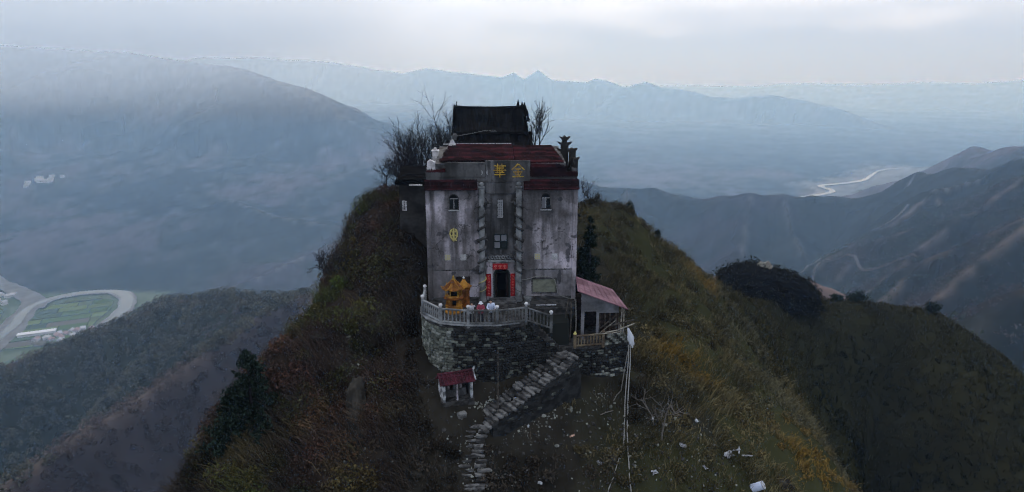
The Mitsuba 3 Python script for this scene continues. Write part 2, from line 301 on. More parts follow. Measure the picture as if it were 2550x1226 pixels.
scene['river_001'] = mikit.ply(ribbon([(1330, 2640), (1560, 2900), (1640, 3010), (1640, 3110), (1760, 3190), (1900, 3260), (2060, 3420), (2500, 3800)], [9, 12, 15, 13, 14, 9, 7, 6], FLOOR + 4.0, 12, 21), 'm_river_water')
labels['river_001'] = {'label': 'bright winding river in the far right valley', 'kind': 'structure'}
from shapely.geometry import Polygon, box as sbox
from shapely import affinity
_loop = Polygon([(-935, 1180), (-962, 1290), (-985, 1370), (-990, 1440), (-965, 1490), (-915, 1505), (-868, 1480), (-842, 1420), (-828, 1330), (-800, 1240), (-860, 1200)])
_outer = [Polygon([(-1010, 1180), (-1030, 1330), (-1075, 1420), (-1130, 1440), (-1180, 1330), (-1150, 1180)]), Polygon([(-930, 1040), (-985, 1170), (-1100, 1150), (-1050, 1020)]), Polygon([(-850, 1180), (-780, 1235), (-800, 1130), (-860, 1080), (-880, 1110)])]
_fr = np.random.default_rng(3)
_vs, _fs, _cs = [], [], []
for _pi, _pg in enumerate([_loop] + _outer):
    for _i in range(-9, 9):
        _y0 = _i * 34 + _fr.uniform(-3, 3)
        _x0 = -260
        while _x0 < 260:
            _w = _fr.uniform(28, 95)
            _c0 = _pg.centroid
            _q = affinity.translate(affinity.rotate(sbox(_x0, _y0, _x0 + _w - 1.6, _y0 + 31.5), 24 + 9 * _pi, origin=(0, 0)), _c0.x, _c0.y).intersection(_pg)
            _x0 += _w
            for _g in getattr(_q, 'geoms', [_q]):
                if _g.area < 60 or _g.geom_type != 'Polygon': continue
                _m = trimesh.creation.triangulate_polygon(_g, engine='earcut')
                _cs.append(np.repeat([np.array([(.075, .115, .045), (.10, .125, .06), (.13, .12, .09), (.07, .10, .055), (.115, .15, .055)][_fr.integers(0, 5)]) * _fr.uniform(.75, 1.1)], len(_m[0]), 0))
                _fs.append(np.array(_m[1]) + sum(len(a) for a in _vs))
                _vs.append(np.column_stack([_m[0], np.full(len(_m[0]), FLOOR + .8)]))
scene['fields'] = mikit.ply((np.vstack(_vs), np.vstack(_fs)), 'm_land', color=np.vstack(_cs))
labels['fields'] = {'label': 'patchwork of green and stubble fields inside the river loop', 'kind': 'structure'}

_gx1, _gy1 = np.arange(-32, 36, .25), np.arange(-26, 34, .25)
_gxx, _gyy = np.meshgrid(_gx1, _gy1, indexing='ij')
_gh = ground(_gxx.ravel(), _gyy.ravel()).reshape(_gxx.shape)


def gz(x, y):
    """Height of the ground at one place, from a survey grid near the temple."""
    if not (-31.5 < x < 35 and -25.5 < y < 33): return float(ground([x], [y])[0])
    i, j = int((x + 32) / .25), int((y + 26) / .25)
    a, b = (x + 32) / .25 - i, (y + 26) / .25 - j
    return float(_gh[i, j] * (1 - a) * (1 - b) + _gh[i + 1, j] * a * (1 - b) + _gh[i, j + 1] * (1 - a) * b + _gh[i + 1, j + 1] * a * b)


def draped_road(pts, width, lift=.7):
    p = densify_line(pts, 4)
    t = np.gradient(p, axis=0); t /= np.linalg.norm(t, axis=1, keepdims=True)
    n = np.stack([-t[:, 1], t[:, 0]], 1) * width / 2
    a, b = p + n, p - n
    z = np.maximum(ground(a[:, 0], a[:, 1]), ground(b[:, 0], b[:, 1])) + lift
    m = len(p)
    v = np.vstack([np.column_stack([a, z]), np.column_stack([b, z]), np.column_stack([a, z - 3]), np.column_stack([b, z - 3])])
    k = np.arange(m - 1)
    f = lambda i, j: np.vstack([np.stack([k + i * m, k + j * m, k + j * m + 1], 1), np.stack([k + i * m, k + j * m + 1, k + i * m + 1], 1)])
    return v, np.vstack([f(0, 1), f(2, 0), f(1, 3)])


diffuse('road_dirt', (.085, .078, .073))
scene['mountain_road'] = mikit.ply(draped_road([(440, 800), (457, 828), (470, 845), (481, 851), (490, 834), (489, 786), (481, 691), (500, 640)], 3.2), 'm_road_dirt')
labels['mountain_road'] = {'label': 'pale dirt road curving along a ridge in the right valley', 'kind': 'structure'}
scene['mountain_road_001'] = mikit.ply(draped_road([(700, 1010), (640, 1000), (600, 1030), (540, 1010), (500, 960), (470, 900)], 3.0), 'm_road_dirt')
labels['mountain_road_001'] = {'label': 'pale dirt track further back across the right valley hills', 'kind': 'structure'}


# ------------------------------------------------------------------ materials
def rgb(*v): return {'type': 'rgb', 'value': list(v)}


def plaster_fn(base, stain, wash):
    def fn(p, n, uv):
        x, z = p.x + p.y * 0.9, p.z
        big = fbm(x * 0.55 + 3, z * 0.42 + 7, p.y * .3, 4)
        streak = fbm(x * 3.1, z * 0.30, 5.0, 4)
        fine = fbm(x * 9, z * 9, p.y * 9, 3)
        c = mix(base, wash, smoothstep(.42, .66, fbm(x * .42 + 20, z * .36 + 4, 2.0, 3)))
        c = mix(c, stain, smoothstep(.44, .72, streak * .6 + big * .5) * .88)
        c = mix(c, stain, smoothstep(.46, .66, big) * .72)
        c = mix(c, stain, smoothstep(.52, .62, fbm(x * 1.3 + 40, z * .8, 3.0, 4)) * .55)
        drip = mi.Float(0)
        for wx, wz, ww in ((-3.35, 6.30, .45), (3.09, 6.30, .45), (-.10, 3.50, .55), (-.10, 5.76, .25), (-3.35, 4.2, .3), (3.0, 4.15, .35), (1.17, 7.7, .35), (-1.41, 7.7, .35), (-4.9, 7.8, .3), (4.9, 7.8, .35), (2.1, 7.8, .4), (-2.4, 7.8, .45)):
            drip = dr.maximum(drip, smoothstep(ww, ww * .3, dr.abs(p.x - wx + .12 * (noise(z * 1.3, wx) - .5))) * smoothstep(wz - 2.3, wz - .1, z) * dr.select(z < wz, 1.0, 0.0))
        c = mix(c, stain, drip * smoothstep(.30, .62, fbm(x * 7.0, z * .5, 9.0, 3)) * .9)
        f1, f2, _ = mikit.voronoi(x * .55 + .5 * fbm(x * 2, z * 2, 1.0, 3), z * .5 + .5 * fbm(x * 2 + 9, z * 2, 2.0, 3))
        c = mix(c, mi.Color3f(.03, .03, .03), smoothstep(.035, .01, f2 - f1) * smoothstep(.5, .6, fbm(x * .6 + 3, z * .6 + 8, 4.0, 2)) * .7)
        spots = smoothstep(.70, .80, fbm(x * 1.7 + 9, z * 1.7, 1.0, 3))
        c = mix(c, mi.Color3f(.045, .045, .05), spots * .8)
        return c * (0.72 + .56 * fine)
    return fn


def worn_fn(a, b, s=4.0, lo=.35, hi=.65):
    def fn(p, n, uv):
        f = fbm(p.x * s, p.y * s, p.z * s, 3)
        g = fbm(p.x * s * 5, p.y * s * 5, p.z * s * 5, 2)
        return mix(a, b, smoothstep(lo, hi, f)) * (.75 + .5 * g)
    return fn


def worn(name, a, b, s=4.0, rough=.9, lo=.35, hi=.65, spec=.12, **k):
    return bsdf(name, type='principled', base_color=proc(worn_fn(a, b, s, lo, hi)), roughness=rough, specular=spec, **k)


bsdf('plaster', type='diffuse', reflectance=proc(plaster_fn((.34, .31, .325), (.085, .078, .077), (.54, .485, .52))))
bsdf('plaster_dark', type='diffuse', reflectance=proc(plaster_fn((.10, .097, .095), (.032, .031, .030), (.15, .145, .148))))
bsdf('plaster_pale', type='diffuse', reflectance=proc(plaster_fn((.36, .33, .36), (.13, .12, .12), (.50, .46, .50))))
bsdf('plaster_pale2', type='diffuse', reflectance=proc(plaster_fn((.24, .225, .235), (.075, .07, .07), (.36, .335, .345))))
bsdf('plaster_black', type='diffuse', reflectance=proc(worn_fn((.022, .02, .019), (.045, .041, .038), 1.2)))
worn('concrete', (.035, .034, .034), (.10, .098, .096), 2.0)
bsdf('black_tile', type='diffuse', reflectance=proc(worn_fn((.0035, .0035, .0038), (.009, .0085, .0085), 1.5)))
bsdf('red_tile', type='diffuse', reflectance=proc(worn_fn((.046, .013, .016), (.014, .008, .009), 1.7)))
bsdf('red_tile_dark', type='diffuse', reflectance=proc(worn_fn((.022, .009, .010), (.010, .006, .007), 1.7)))
worn('shrine_tile', (.075, .017, .026), (.04, .012, .016), 2.2)
worn('white_paint', (.62, .60, .60), (.40, .38, .37), 2.5)
worn('rail_dim', (.13, .132, .13), (.06, .06, .058), 1.6)
worn('rail_white', (.24, .245, .245), (.11, .112, .112), 1.6)
worn('rail_brown', (.17, .13, .08), (.09, .065, .045), 2.5)
worn('gold', (.50, .31, .045), (.28, .16, .03), 5, .55)
worn('orange', (.44, .205, .032), (.19, .08, .02), 2.6, .6)
worn('orange_dark', (.26, .085, .016), (.12, .045, .014), 5, .6)
worn('red_board', (.40, .018, .022), (.24, .012, .016), 3, .5)
worn('pink_metal', (.20, .10, .12), (.11, .048, .06), .9, .6)
worn('grey_board', (.21, .205, .215), (.12, .118, .122), 1.5)
worn('olive_board', (.20, .205, .16), (.14, .145, .11), 1.5)
worn('timber', (.10, .085, .07), (.04, .034, .03), 5)
worn('pale_timber', (.36, .33, .27), (.20, .18, .15), 5)
worn('dark_wood', (.045, .03, .025), (.02, .015, .013), 5)
worn('stone_a', (.19, .20, .165), (.08, .085, .07), 5)
worn('stone_b', (.12, .125, .105), (.045, .048, .04), 5)
worn('stone_c', (.28, .285, .25), (.12, .125, .11), 5)
worn('stone_dark', (.028, .028, .027), (.012, .012, .012), 3)
worn('slab', (.15, .147, .14), (.05, .048, .046), 4)
worn('slab_dark', (.06, .057, .054), (.022, .021, .02), 4)
worn('litter_white', (.44, .45, .47), (.24, .24, .25), 6)
worn('shrine_white', (.40, .405, .41), (.11, .11, .11), 3.5)
diffuse('mortar', (.02, .021, .018))
diffuse('void', (.006, .006, .007))
diffuse('pane_dark', (.018, .022, .026))
diffuse('pane_grey', (.20, .20, .215))
diffuse('frame_dark', (.025, .032, .032))
diffuse('frame_pale', (.36, .36, .36))
diffuse('cable', (.26, .255, .24))
diffuse('rope', (.2, .19, .17))
diffuse('bark', (.030, .027, .030))
diffuse('dead_wood', (.15, .135, .12))
diffuse('skin', (.45, .29, .22))
diffuse('hair', (.012, .011, .012))
diffuse('coat_white', (.62, .63, .66))
diffuse('coat_red', (.34, .07, .10))
diffuse('coat_blue', (.60, .66, .80))
diffuse('trousers', (.03, .032, .045))
diffuse('shoe', (.02, .02, .02))
diffuse('gold_ink', (.50, .42, .16))
diffuse('faded_ink', (.62, .20, .16))
diffuse('house_wall', (.55, .54, .55))
diffuse('house_roof', (.30, .22, .22))
diffuse('house_roof_grey', (.40, .40, .42))
bsdf('leafy', type='diffuse', reflectance={'type': 'mesh_attribute', 'name': 'vertex_color'})


# ------------------------------------------------------------------ helpers
def numbered(key):
    if key not in labels:
        return key
    n = 1
    while f'{key}_{n:03d}' in labels:
        n += 1
    return f'{key}_{n:03d}'


def thing(name, label, cat, group=None, kind=None):
    key = numbered(name)
    labels[key] = {'label': label}
    if kind: labels[key]['kind'] = kind
    else: labels[key]['category'] = cat
    if group: labels[key]['group'] = group
    return key


_count = {}
def part(parent, name, mesh, mat, smooth=False, label=None, kind=None, color=None):
    base = f'{parent}__{name}'
    n = _count.get(base, 0)
    _count[base] = n + 1
    key = base if n == 0 else f'{base}_{n:03d}'
    scene[key] = mikit.ply(mesh, 'm_' + mat, smooth=smooth, color=color)
    if label or kind:
        labels[key] = {}
        if label: labels[key]['label'] = label
        if kind: labels[key]['kind'] = kind
    return key


def solo(name, mesh, mat, label, cat, group=None, smooth=False, kind=None, color=None):
    key = thing(name, label, cat, group, kind)
    scene[key] = mikit.ply(mesh, 'm_' + mat, smooth=smooth, color=color)
    return key


_signs = np.array([(sx, sy, sz, ax) for sx in (-1, 1) for sy in (-1, 1) for sz in (-1, 1) for ax in range(3)], float)
_full = np.array([[1 if a == k else .8 for a in range(3)] for k in _signs[:, 3].astype(int)])
_hull = trimesh.convex.convex_hull(_signs[:, :3] * _full)
_map = [int(np.argmin(np.linalg.norm(_signs[:, :3] * _full - v, axis=1))) for v in _hull.vertices]
_hs, _hk, _hf = _signs[_map, :3], _signs[_map, 3].astype(int), np.array(_hull.faces)


def box(x0, x1, y0, y1, z0, z1, c=.015):
    """A box with chamfered edges."""
    half = np.array([x1 - x0, y1 - y0, z1 - z0]) / 2
    c = min(c, half.min() * .45)
    v = _hs * (half - c * (np.arange(3)[None] != _hk[:, None]))
    return v + np.array([x0 + x1, y0 + y1, z0 + z1]) / 2, _hf


def xf(m, loc=(0, 0, 0), rotz=0.0, tilt=(0, 0), scale=1.0):
    v = np.asarray(m[0], float) * scale
    a, b = tilt
    if a: v = v @ np.array([[1, 0, 0], [0, math.cos(a), math.sin(a)], [0, -math.sin(a), math.cos(a)]])
    if b: v = v @ np.array([[math.cos(b), 0, -math.sin(b)], [0, 1, 0], [math.sin(b), 0, math.cos(b)]])
    c, s = math.cos(rotz), math.sin(rotz)
    v = v @ np.array([[c, s, 0], [-s, c, 0], [0, 0, 1]])
    return v + np.array(loc), m[1]


def join(*ms):
    ms = [m for m in ms if m is not None]
    at = np.cumsum([0] + [len(m[0]) for m in ms])
    return np.vstack([m[0] for m in ms]), np.vstack([np.asarray(m[1]) + a for m, a in zip(ms, at)])


def tm(m): return np.array(m.vertices), np.array(m.faces)


def tube(points, radii, sides=6, caps=True):
    p = np.asarray(points, float)
    r = np.broadcast_to(np.asarray(radii, float), (len(p),))
    t = np.gradient(p, axis=0)
    t /= np.linalg.norm(t, axis=1, keepdims=True) + 1e-12
    a = np.cross(t, np.where(np.abs(t[:, 2:]) < .9, [0, 0, 1.], [1., 0, 0]))
    a /= np.linalg.norm(a, axis=1, keepdims=True) + 1e-12
    for i in range(1, len(a)):
        b = a[i - 1] - t[i] * (a[i - 1] @ t[i])
        if np.linalg.norm(b) > 1e-6: a[i] = b / np.linalg.norm(b)
    b, g = np.cross(t, a), np.arange(sides) * 2 * np.pi / sides
    v = p[:, None] + r[:, None, None] * (np.cos(g)[None, :, None] * a[:, None] + np.sin(g)[None, :, None] * b[:, None])
    i, j = np.meshgrid(np.arange(len(p) - 1), np.arange(sides), indexing='ij')
    q = np.stack([i * sides + j, i * sides + (j + 1) % sides, (i + 1) * sides + (j + 1) % sides, (i + 1) * sides + j], -1).reshape(-1, 4)
    v, f = v.reshape(-1, 3), np.vstack([q[:, [0, 1, 2]], q[:, [0, 2, 3]]])
    if caps:
        n = len(v)
        v = np.vstack([v, p[:1], p[-1:]])
        k = np.arange(sides)
        f = np.vstack([f, np.stack([k * 0 + n, (k + 1) % sides, k], 1), np.stack([k * 0 + n + 1, n - sides + k, n - sides + (k + 1) % sides], 1)])
    return v, f


def lathe(profile, sides=14, loc=(0, 0, 0)):
    r, z = np.array(profile, float).T
    g = np.arange(sides) * 2 * np.pi / sides
    v = np.stack([r[:, None] * np.cos(g), r[:, None] * np.sin(g), np.repeat(z[:, None], sides, 1)], -1).reshape(-1, 3)
    i, j = np.meshgrid(np.arange(len(r) - 1), np.arange(sides), indexing='ij')
    q = np.stack([i * sides + j, i * sides + (j + 1) % sides, (i + 1) * sides + (j + 1) % sides, (i + 1) * sides + j], -1).reshape(-1, 4)
    return v + np.array(loc), np.vstack([q[:, [0, 1, 2]], q[:, [0, 2, 3]]])


def panel(outline, y0, y1, holes=()):
    """An outline in x, z (with holes) made into a wall between y0 and y1."""
    from shapely.geometry import Polygon
    m = trimesh.creation.extrude_polygon(Polygon(outline, holes), y1 - y0, engine='earcut')
    v, f = tm(m)
    return np.stack([v[:, 0], y0 + v[:, 2], v[:, 1]], 1), f[:, ::-1]


def slab_poly(outline, z0, z1):
    from shapely.geometry import Polygon
    m = trimesh.creation.extrude_polygon(Polygon(outline), z1 - z0, engine='earcut')
    v, f = tm(m)
    return v + [0, 0, z0], f


def arch(x0, x1, z0, z1, n=10):
    r = (x1 - x0) / 2
    t = np.linspace(0, np.pi, n)
    return [(x0, z0), (x1, z0)] + [((x0 + x1) / 2 + r * math.cos(a), z1 - r + r * math.sin(a)) for a in t]


def rect(x0, x1, z0, z1): return [(x0, z0), (x1, z0), (x1, z1), (x0, z1)]


def strokes(lines, cx, cz, w, h, y, t, d=.03, bend=0):
    """Brush strokes in the plane of a wall: each a chamfered bar."""
    out = []
    for k, (a, b, *rest) in enumerate(lines):
        ax, az, bx, bz = cx + a[0] * w, cz + a[1] * h, cx + b[0] * w, cz + b[1] * h
        L, ang = math.hypot(bx - ax, bz - az), math.atan2(bz - az, bx - ax)
        m = box(-L / 2 - t / 3, L / 2 + t / 3, -d / 2, d / 2, -t / 2, t / 2, .012)
        out.append(xf(m, ((ax + bx) / 2, y + .0011 * k, (az + bz) / 2), 0, (0, -ang)))
    return out


# ------------------------------------------------------------------ the temple front
temple = thing('temple', 'tall weathered grey temple front with two dragon columns, red door boards and gold characters', 'temple')
lw = arch(-3.70, -3.0, 6.36, 7.48)
rw = arch(2.74, 3.44, 6.36, 7.50)
shut = rect(-3.30, -2.30, .42, 1.50)
board = rect(2.16, 3.91, .22, 1.29)
part(temple, 'facade_wall', panel(rect(-4.97, -1.62, -.45, 8.3), 0, .3, [lw, shut]), 'plaster', label='left half of the front, lilac grey stained plaster')
part(temple, 'facade_wall', panel(rect(1.44, 5.0, -.45, 8.3), 0, .3, [rw, board]), 'plaster', label='right half of the front, dark grey stained plaster')
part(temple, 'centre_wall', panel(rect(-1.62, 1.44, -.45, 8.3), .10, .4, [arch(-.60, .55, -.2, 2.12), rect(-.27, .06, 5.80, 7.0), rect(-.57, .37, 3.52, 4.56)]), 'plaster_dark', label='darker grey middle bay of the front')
for x0, x1 in ((-5.30, -4.97), (5.0, 5.32)):
    part(temple, 'corner_pier', box(x0, x1, -.12, .35, -.45, 8.0, .03), 'plaster')
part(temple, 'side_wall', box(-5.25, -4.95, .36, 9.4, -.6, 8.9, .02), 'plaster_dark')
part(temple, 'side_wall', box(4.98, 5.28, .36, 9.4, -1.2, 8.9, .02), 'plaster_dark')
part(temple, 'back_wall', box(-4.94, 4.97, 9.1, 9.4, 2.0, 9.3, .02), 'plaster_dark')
part(temple, 'string_course', box(-4.965, -1.66, -.055, -.003, 1.96, 2.03, .015), 'concrete')
part(temple, 'string_course', box(1.46, 4.995, -.055, -.003, 1.96, 2.03, .015), 'concrete')
part(temple, 'plinth', box(-4.96, -1.64, -.09, -.004, -.40, -.02, .02), 'concrete')
part(temple, 'plinth', box(1.50, 4.99, -.09, -.004, -.40, -.02, .02), 'concrete')
for x0, x1 in ((-1.62, -1.50), (1.32, 1.44)):
    part(temple, 'pilaster', box(x0, x1, -.06, .097, -.40, 7.85, .02), 'plaster_dark')
# black panels stand in for the unlit rooms behind the openings
part(temple, 'ground_storey_render', panel(rect(-4.96, -1.66, -.019, 1.955), -.022, -.003, [rect(-3.34, -2.26, .38, 1.54)]), 'plaster_pale', label='paler plaster of the ground storey, left half')
part(temple, 'ground_storey_render', panel(rect(1.51, 4.98, -.019, 1.955), -.022, -.003, [rect(2.08, 3.99, .14, 1.37)]), 'plaster_pale2', label='paler plaster of the ground storey, right half')
part(temple, 'dark_backing', join(box(-4.2, -2.1, .9, 1.0, 0, 8.0), box(1.9, 4.2, .9, 1.0, 0, 8.0), box(-1.2, 1.2, 2.2, 2.3, -.2, 8.0)), 'void')


def window_arch(x0, x1, z0, z1, open_leaf=False):
    w = part(temple, 'arched_window', panel(arch(x0, x1, z0, z1), -.03, .10, [arch(x0 + .06, x1 - .06, z0 + .06, z1 - .06)]), 'concrete')
    xm, zs = (x0 + x1) / 2, z1 - (x1 - x0) / 2
    part(w, 'mullion', box(xm - .025, xm + .025, .10, .15, z0 + .06, zs, .008), 'frame_pale')
    part(w, 'transom', box(x0 + .06, x1 - .06, .11, .16, zs - .03, zs + .03, .008), 'frame_pale')
    part(w, 'sill', box(x0 - .04, x1 + .04, -.10, -.035, z0 - .07, z0, .012), 'frame_pale')
    if open_leaf: part(w, 'pane', box(x0 + .07, xm - .03, .13, .14, z0 + .07, zs - .03, .003), 'pane_grey', label='pale shutter in the left half of the arched window')
    else: part(w, 'pane', box(x0 + .07, xm - .03, .16, .17, z0 + .07, zs - .03, .003), 'pane_dark')
    part(w, 'pane', box(xm + .03, x1 - .07, .16, .17, z0 + .07, zs - .03, .003), 'pane_dark')
    part(w, 'fanlight', panel(arch(x0 + .07, x1 - .07, zs + .03, z1 - .07), .165, .175), 'pane_dark')


window_arch(-3.70, -3.0, 6.36, 7.48)
window_arch(2.74, 3.44, 6.36, 7.50, True)
g = part(temple, 'lattice_window', panel(rect(-.29, .08, 5.77, 7.03), .05, .16, [rect(-.24, .03, 5.83, 6.97)]), 'frame_pale', label='narrow white lattice window high in the middle bay')
for k in range(9):
    part(g, 'lattice_bar', box(-.235, .025, .12, .15, 5.88 + k * .125, 5.93 + k * .125, .006), 'frame_pale')
part(g, 'lattice_bar', box(-.13, -.08, .105, .135, 5.835, 6.965, .006), 'frame_pale')
part(g, 'pane', box(-.25, .04, .17, .18, 5.82, 6.98, .003), 'pane_grey')
g = part(temple, 'square_window', panel(rect(-.60, .40, 3.49, 4.59), .03, .17, [rect(-.54, .34, 3.55, 4.53)]), 'frame_dark', label='four-pane window over the door with a dark frame')
part(g, 'mullion', box(-.13, -.07, .06, .15, 3.55, 4.53, .008), 'frame_dark')
part(g, 'transom', box(-.54, -.135, .065, .145, 4.01, 4.07, .008), 'frame_dark')
part(g, 'transom', box(-.065, .34, .065, .145, 4.01, 4.07, .008), 'frame_dark')
for q, (xa, za) in enumerate(((-.53, 3.56), (-.06, 3.56), (-.53, 4.08), (-.06, 4.08))):
    part(g, 'pane', box(xa, xa + .39, .12, .13, za, za + .44, .003), 'frame_dark' if q == 1 else 'pane_grey', label='lower right pane, dark green' if q == 1 else None)
g = part(temple, 'shutter', box(-3.28, -2.32, .06, .12, .44, 1.48, .01), 'dark_wood')
g = part(temple, 'notice_board', box(2.20, 3.87, .03, .08, .26, 1.25, .01), 'olive_board', label='pale olive board filling the right ground-floor window')
part(temple, 'board_frame', panel(rect(2.10, 3.97, .16, 1.35), -.03, .05, [rect(2.19, 3.88, .25, 1.26)]), 'plaster_dark')

# the entrance
d = part(temple, 'door', panel(arch(-.63, .58, -.2, 2.16), .0, .34, [arch(-.53, .48, -.2, 2.05)]), 'frame_dark', label='dark open doorway with an arched grey frame')
part(d, 'leaf', xf(box(0, .50, -.02, .02, -.2, 1.80, .01), (-.53, .36, 0), 1.2), 'dark_wood')
part(d, 'leaf', xf(box(-.50, 0, -.02, .02, -.2, 1.80, .01), (.48, .36, 0), -1.2), 'dark_wood')
part(d, 'transom', box(-.53, .48, .28, .34, 1.68, 1.76, .01), 'frame_dark')
for k in range(3):
    part(temple, 'door_step', box(-.95 - .05 * k, .92 + .05 * k, -.42 - .32 * k, -.10 - .32 * k, -.5, -.06 - .065 * k, .02), 'concrete')
part(temple, 'door_surround', panel(rect(-1.12, 1.10, -.3, 2.55), -.02, .095, [arch(-.64, .59, -.3, 2.17)]), 'plaster', label='whitish plaster round the door')
for x0, x1 in ((-1.14, -.80), (.60, .93)):
    c = part(temple, 'couplet_board', box(x0, x1, -.075, -.025, .02, 1.70, .012), 'red_board', label='tall red couplet board beside the door' )
    for k in range(7):
        zc = 1.52 - k * .215
        xm = (x0 + x1) / 2
        part(c, 'character', join(*strokes([((-.5, .25), (.5, .3)), ((0, .5), (-.05, -.5)), ((-.4, -.2), (.4, -.1)), ((.1, .1), (.45, -.45))], xm, zc, .15, .13, -.078, .016, .008)), 'faded_ink')
s = part(temple, 'sign_board', box(-.68, .40, -.085, -.025, 2.02, 2.46, .015), 'red_board', label='red sign board over the door')
for k in range(3):
    part(s, 'character', join(*strokes([((-.5, .4), (.5, .4)), ((0, .5), (0, -.5)), ((-.45, 0), (.45, 0)), ((-.4, -.45), (.45, -.45)), ((-.4, .2), (-.1, -.3))], -.47 + .33 * k, 2.24, .21, .25, -.088, .028, .012)), 'faded_ink')
r = part(temple, 'door_canopy', box(-1.05, .88, -.20, -.03, 2.60, 2.72, .02), 'rail_white', label='white ledge with relief above the red sign')
for k in range(9):
    a0 = k * .19
    part(r, 'relief', tube([(-.88 + a0 + .09 * math.cos(t), -.06 - .02 * math.sin(t * 2), 2.90 + .12 * math.sin(t) + .03 * (k % 2)) for t in np.linspace(.3, 5.2, 9)], .032, 5), 'rail_white')
part(r, 'relief_panel', box(-1.0, .84, -.035, .09, 2.73, 3.12, .02), 'plaster_dark')

# the two columns with dragons wound round them
for x, sgn in ((-1.41, 1), (1.17, -1)):
    c = part(temple, 'dragon_column', lathe([(0, -.42), (.30, -.42), (.30, -.2), (.23, -.1), (.21, .2), (.20, 7.9), (.25, 7.95), (.25, 8.02), (.1, 8.05), (0, 8.06)], 16, (x, -.28, 0)), 'rail_white', smooth=35, label='grey column with a dragon wound round it')
    part(c, 'ball_finial', tm(trimesh.creation.icosphere(2, .17).apply_translation((x, -.28, 8.18))), 'rail_white', smooth=True)
    t = np.linspace(0, 1, 120)
    z = 1.5 + 5.2 * t
    a = sgn * (t * 6.6 * 2 * np.pi) + (0.6 if sgn > 0 else 2.2)
    rad = .26 + .02 * np.sin(t * 90)
    body = tube(np.stack([x + rad * np.cos(a), -.28 + rad * np.sin(a), z], 1),   .04 + .065 * np.sin(np.pi * np.clip(t * .9 + .08, 0, 1)) ** .6, 7)
    part(c, 'dragon', body, 'plaster_dark', smooth=True)
    hx = x + sgn * .16
    head = [tube([(x + .2 * sgn, -.50, 6.65), (x + .30 * sgn, -.58, 6.9), (x + .42 * sgn, -.64, 7.0), (x + .62 * sgn, -.66, 6.93)], [.09, .12, .13, .05], 7)]
    for q in (-1, 1):
        head.append(tube([(x + .36 * sgn, -.60 + .07 * q, 7.08), (x + .28 * sgn, -.60 + .10 * q, 7.25), (x + .18 * sgn, -.60 + .12 * q, 7.32)], [.03, .022, .008], 5))
        head.append(tube([(x + .6 * sgn, -.66, 6.9), (x + .7 * sgn, -.68 + .06 * q, 7.0), (x + .74 * sgn, -.66 + .1 * q, 7.14)], [.02, .014, .006], 5))
        for zz in (2.4, 4.3, 5.6):
            head.append(tube([(x + .22 * q, -.45, zz), (x + .34 * q, -.54, zz + .05), (x + .40 * q, -.56, zz - .08)], [.06, .045, .012], 5))
    part(c, 'dragon_head', join(*head), 'plaster_dark', smooth=True)
    t = np.linspace(0, 1, 30)
    a = sgn * (t * 1.6 * 2 * np.pi) + (0.6 if sgn > 0 else 2.2) - sgn * 1.6 * 2 * np.pi
    part(c, 'dragon_tail', tube(np.stack([x + .26 * np.cos(a), -.28 + .26 * np.sin(a), 1.5 - 1.1 * (1 - t)], 1)[::-1], np.linspace(.045, .015, 30), 6), 'gold_ink' if sgn > 0 else 'plaster_dark', smooth=True)

# relief emblems and character plaques on the two halves
e = part(temple, 'gold_emblem', join(tube([(-3.40, -.05, 4.12), (-3.41, -.08, 4.6), (-3.40, -.05, 5.08)], [.05, .09, .04], 7), *[tube([(-3.40 + sx * (.08 + .17 * math.sin(u * 1.1)), -.05, 4.62 + .36 * math.cos(u) * (1 if sz else .8) * (1 if u < 3 else .9)) for u in np.linspace(0, 3.1, 12)], .065, 6) for sx, sz in ((1, 1), (-1, 1))],
     tube([(-3.66, -.05, 4.45), (-3.5, -.06, 4.55), (-3.4, -.06, 4.5), (-3.3, -.06, 4.55), (-3.12, -.05, 4.45)], .05, 6), tube([(-3.62, -.05, 4.85), (-3.4, -.06, 4.78), (-3.18, -.05, 4.85)], .045, 6), tube([(-3.5, -.05, 4.2), (-3.38, -.06, 4.28), (-3.2, -.05, 4.16)], .06, 6)), 'gold_ink', smooth=True, label='gold relief emblem on the left half')
e = part(temple, 'broken_emblem', join(*[tube([(3.0 + .16 * math.cos(u) * (1 + .2 * k), -.03, 4.4 + .3 * k + .14 * math.sin(u)) for u in np.linspace(.4 * k, 3.6 + .4 * k, 8)], .028, 5) for k in range(3)], tube([(2.78, -.05, 4.25), (2.86, -.06, 4.14), (3.0, -.06, 4.12), (3.1, -.05, 4.16)], [.03, .06, .06, .03], 6)), 'plaster', smooth=True, label='broken grey relief emblem on the right half')
PL = {-3.86: [((-.5, .5), (.5, .5)), ((-.5, .5), (-.5, -.5)), ((.5, .5), (.5, -.5)), ((-.5, -.5), (.5, -.5)), ((-.25, .1), (.25, .1)), ((0, .3), (0, -.3)), ((-.25, -.25), (.25, -.25))],
      -2.75: [((-.45, .3), (.45, .3)), ((0, .5), (0, .3)), ((-.4, 0), (.4, 0)), ((.1, .2), (-.35, -.5)), ((-.1, -.1), (.4, -.5))],
      2.52: [((-.5, .45), (.5, .45)), ((-.5, .45), (-.5, -.45)), ((.5, .45), (.5, -.45)), ((-.5, 0), (.5, 0)), ((-.5, -.45), (.5, -.45)), ((0, .45), (0, -.45))],
      3.76: [((-.5, .5), (-.5, -.5)), ((.5, .5), (.5, -.5)), ((-.5, .5), (.5, .5)), ((-.25, .3), (.3, -.3)), ((.25, .3), (-.3, -.3))]}
for x, st in PL.items():
    q = part(temple, 'plaque', box(x - .21, x + .21, -.035, -.004, 2.72, 3.16, .01), 'frame_pale', label='small pale square character plaque')
    part(q, 'character', join(*strokes(st, x, 2.94, .30, .32, -.041, .04, .014)), 'gold_ink' if x in (2.52, -3.86) else 'white_paint')

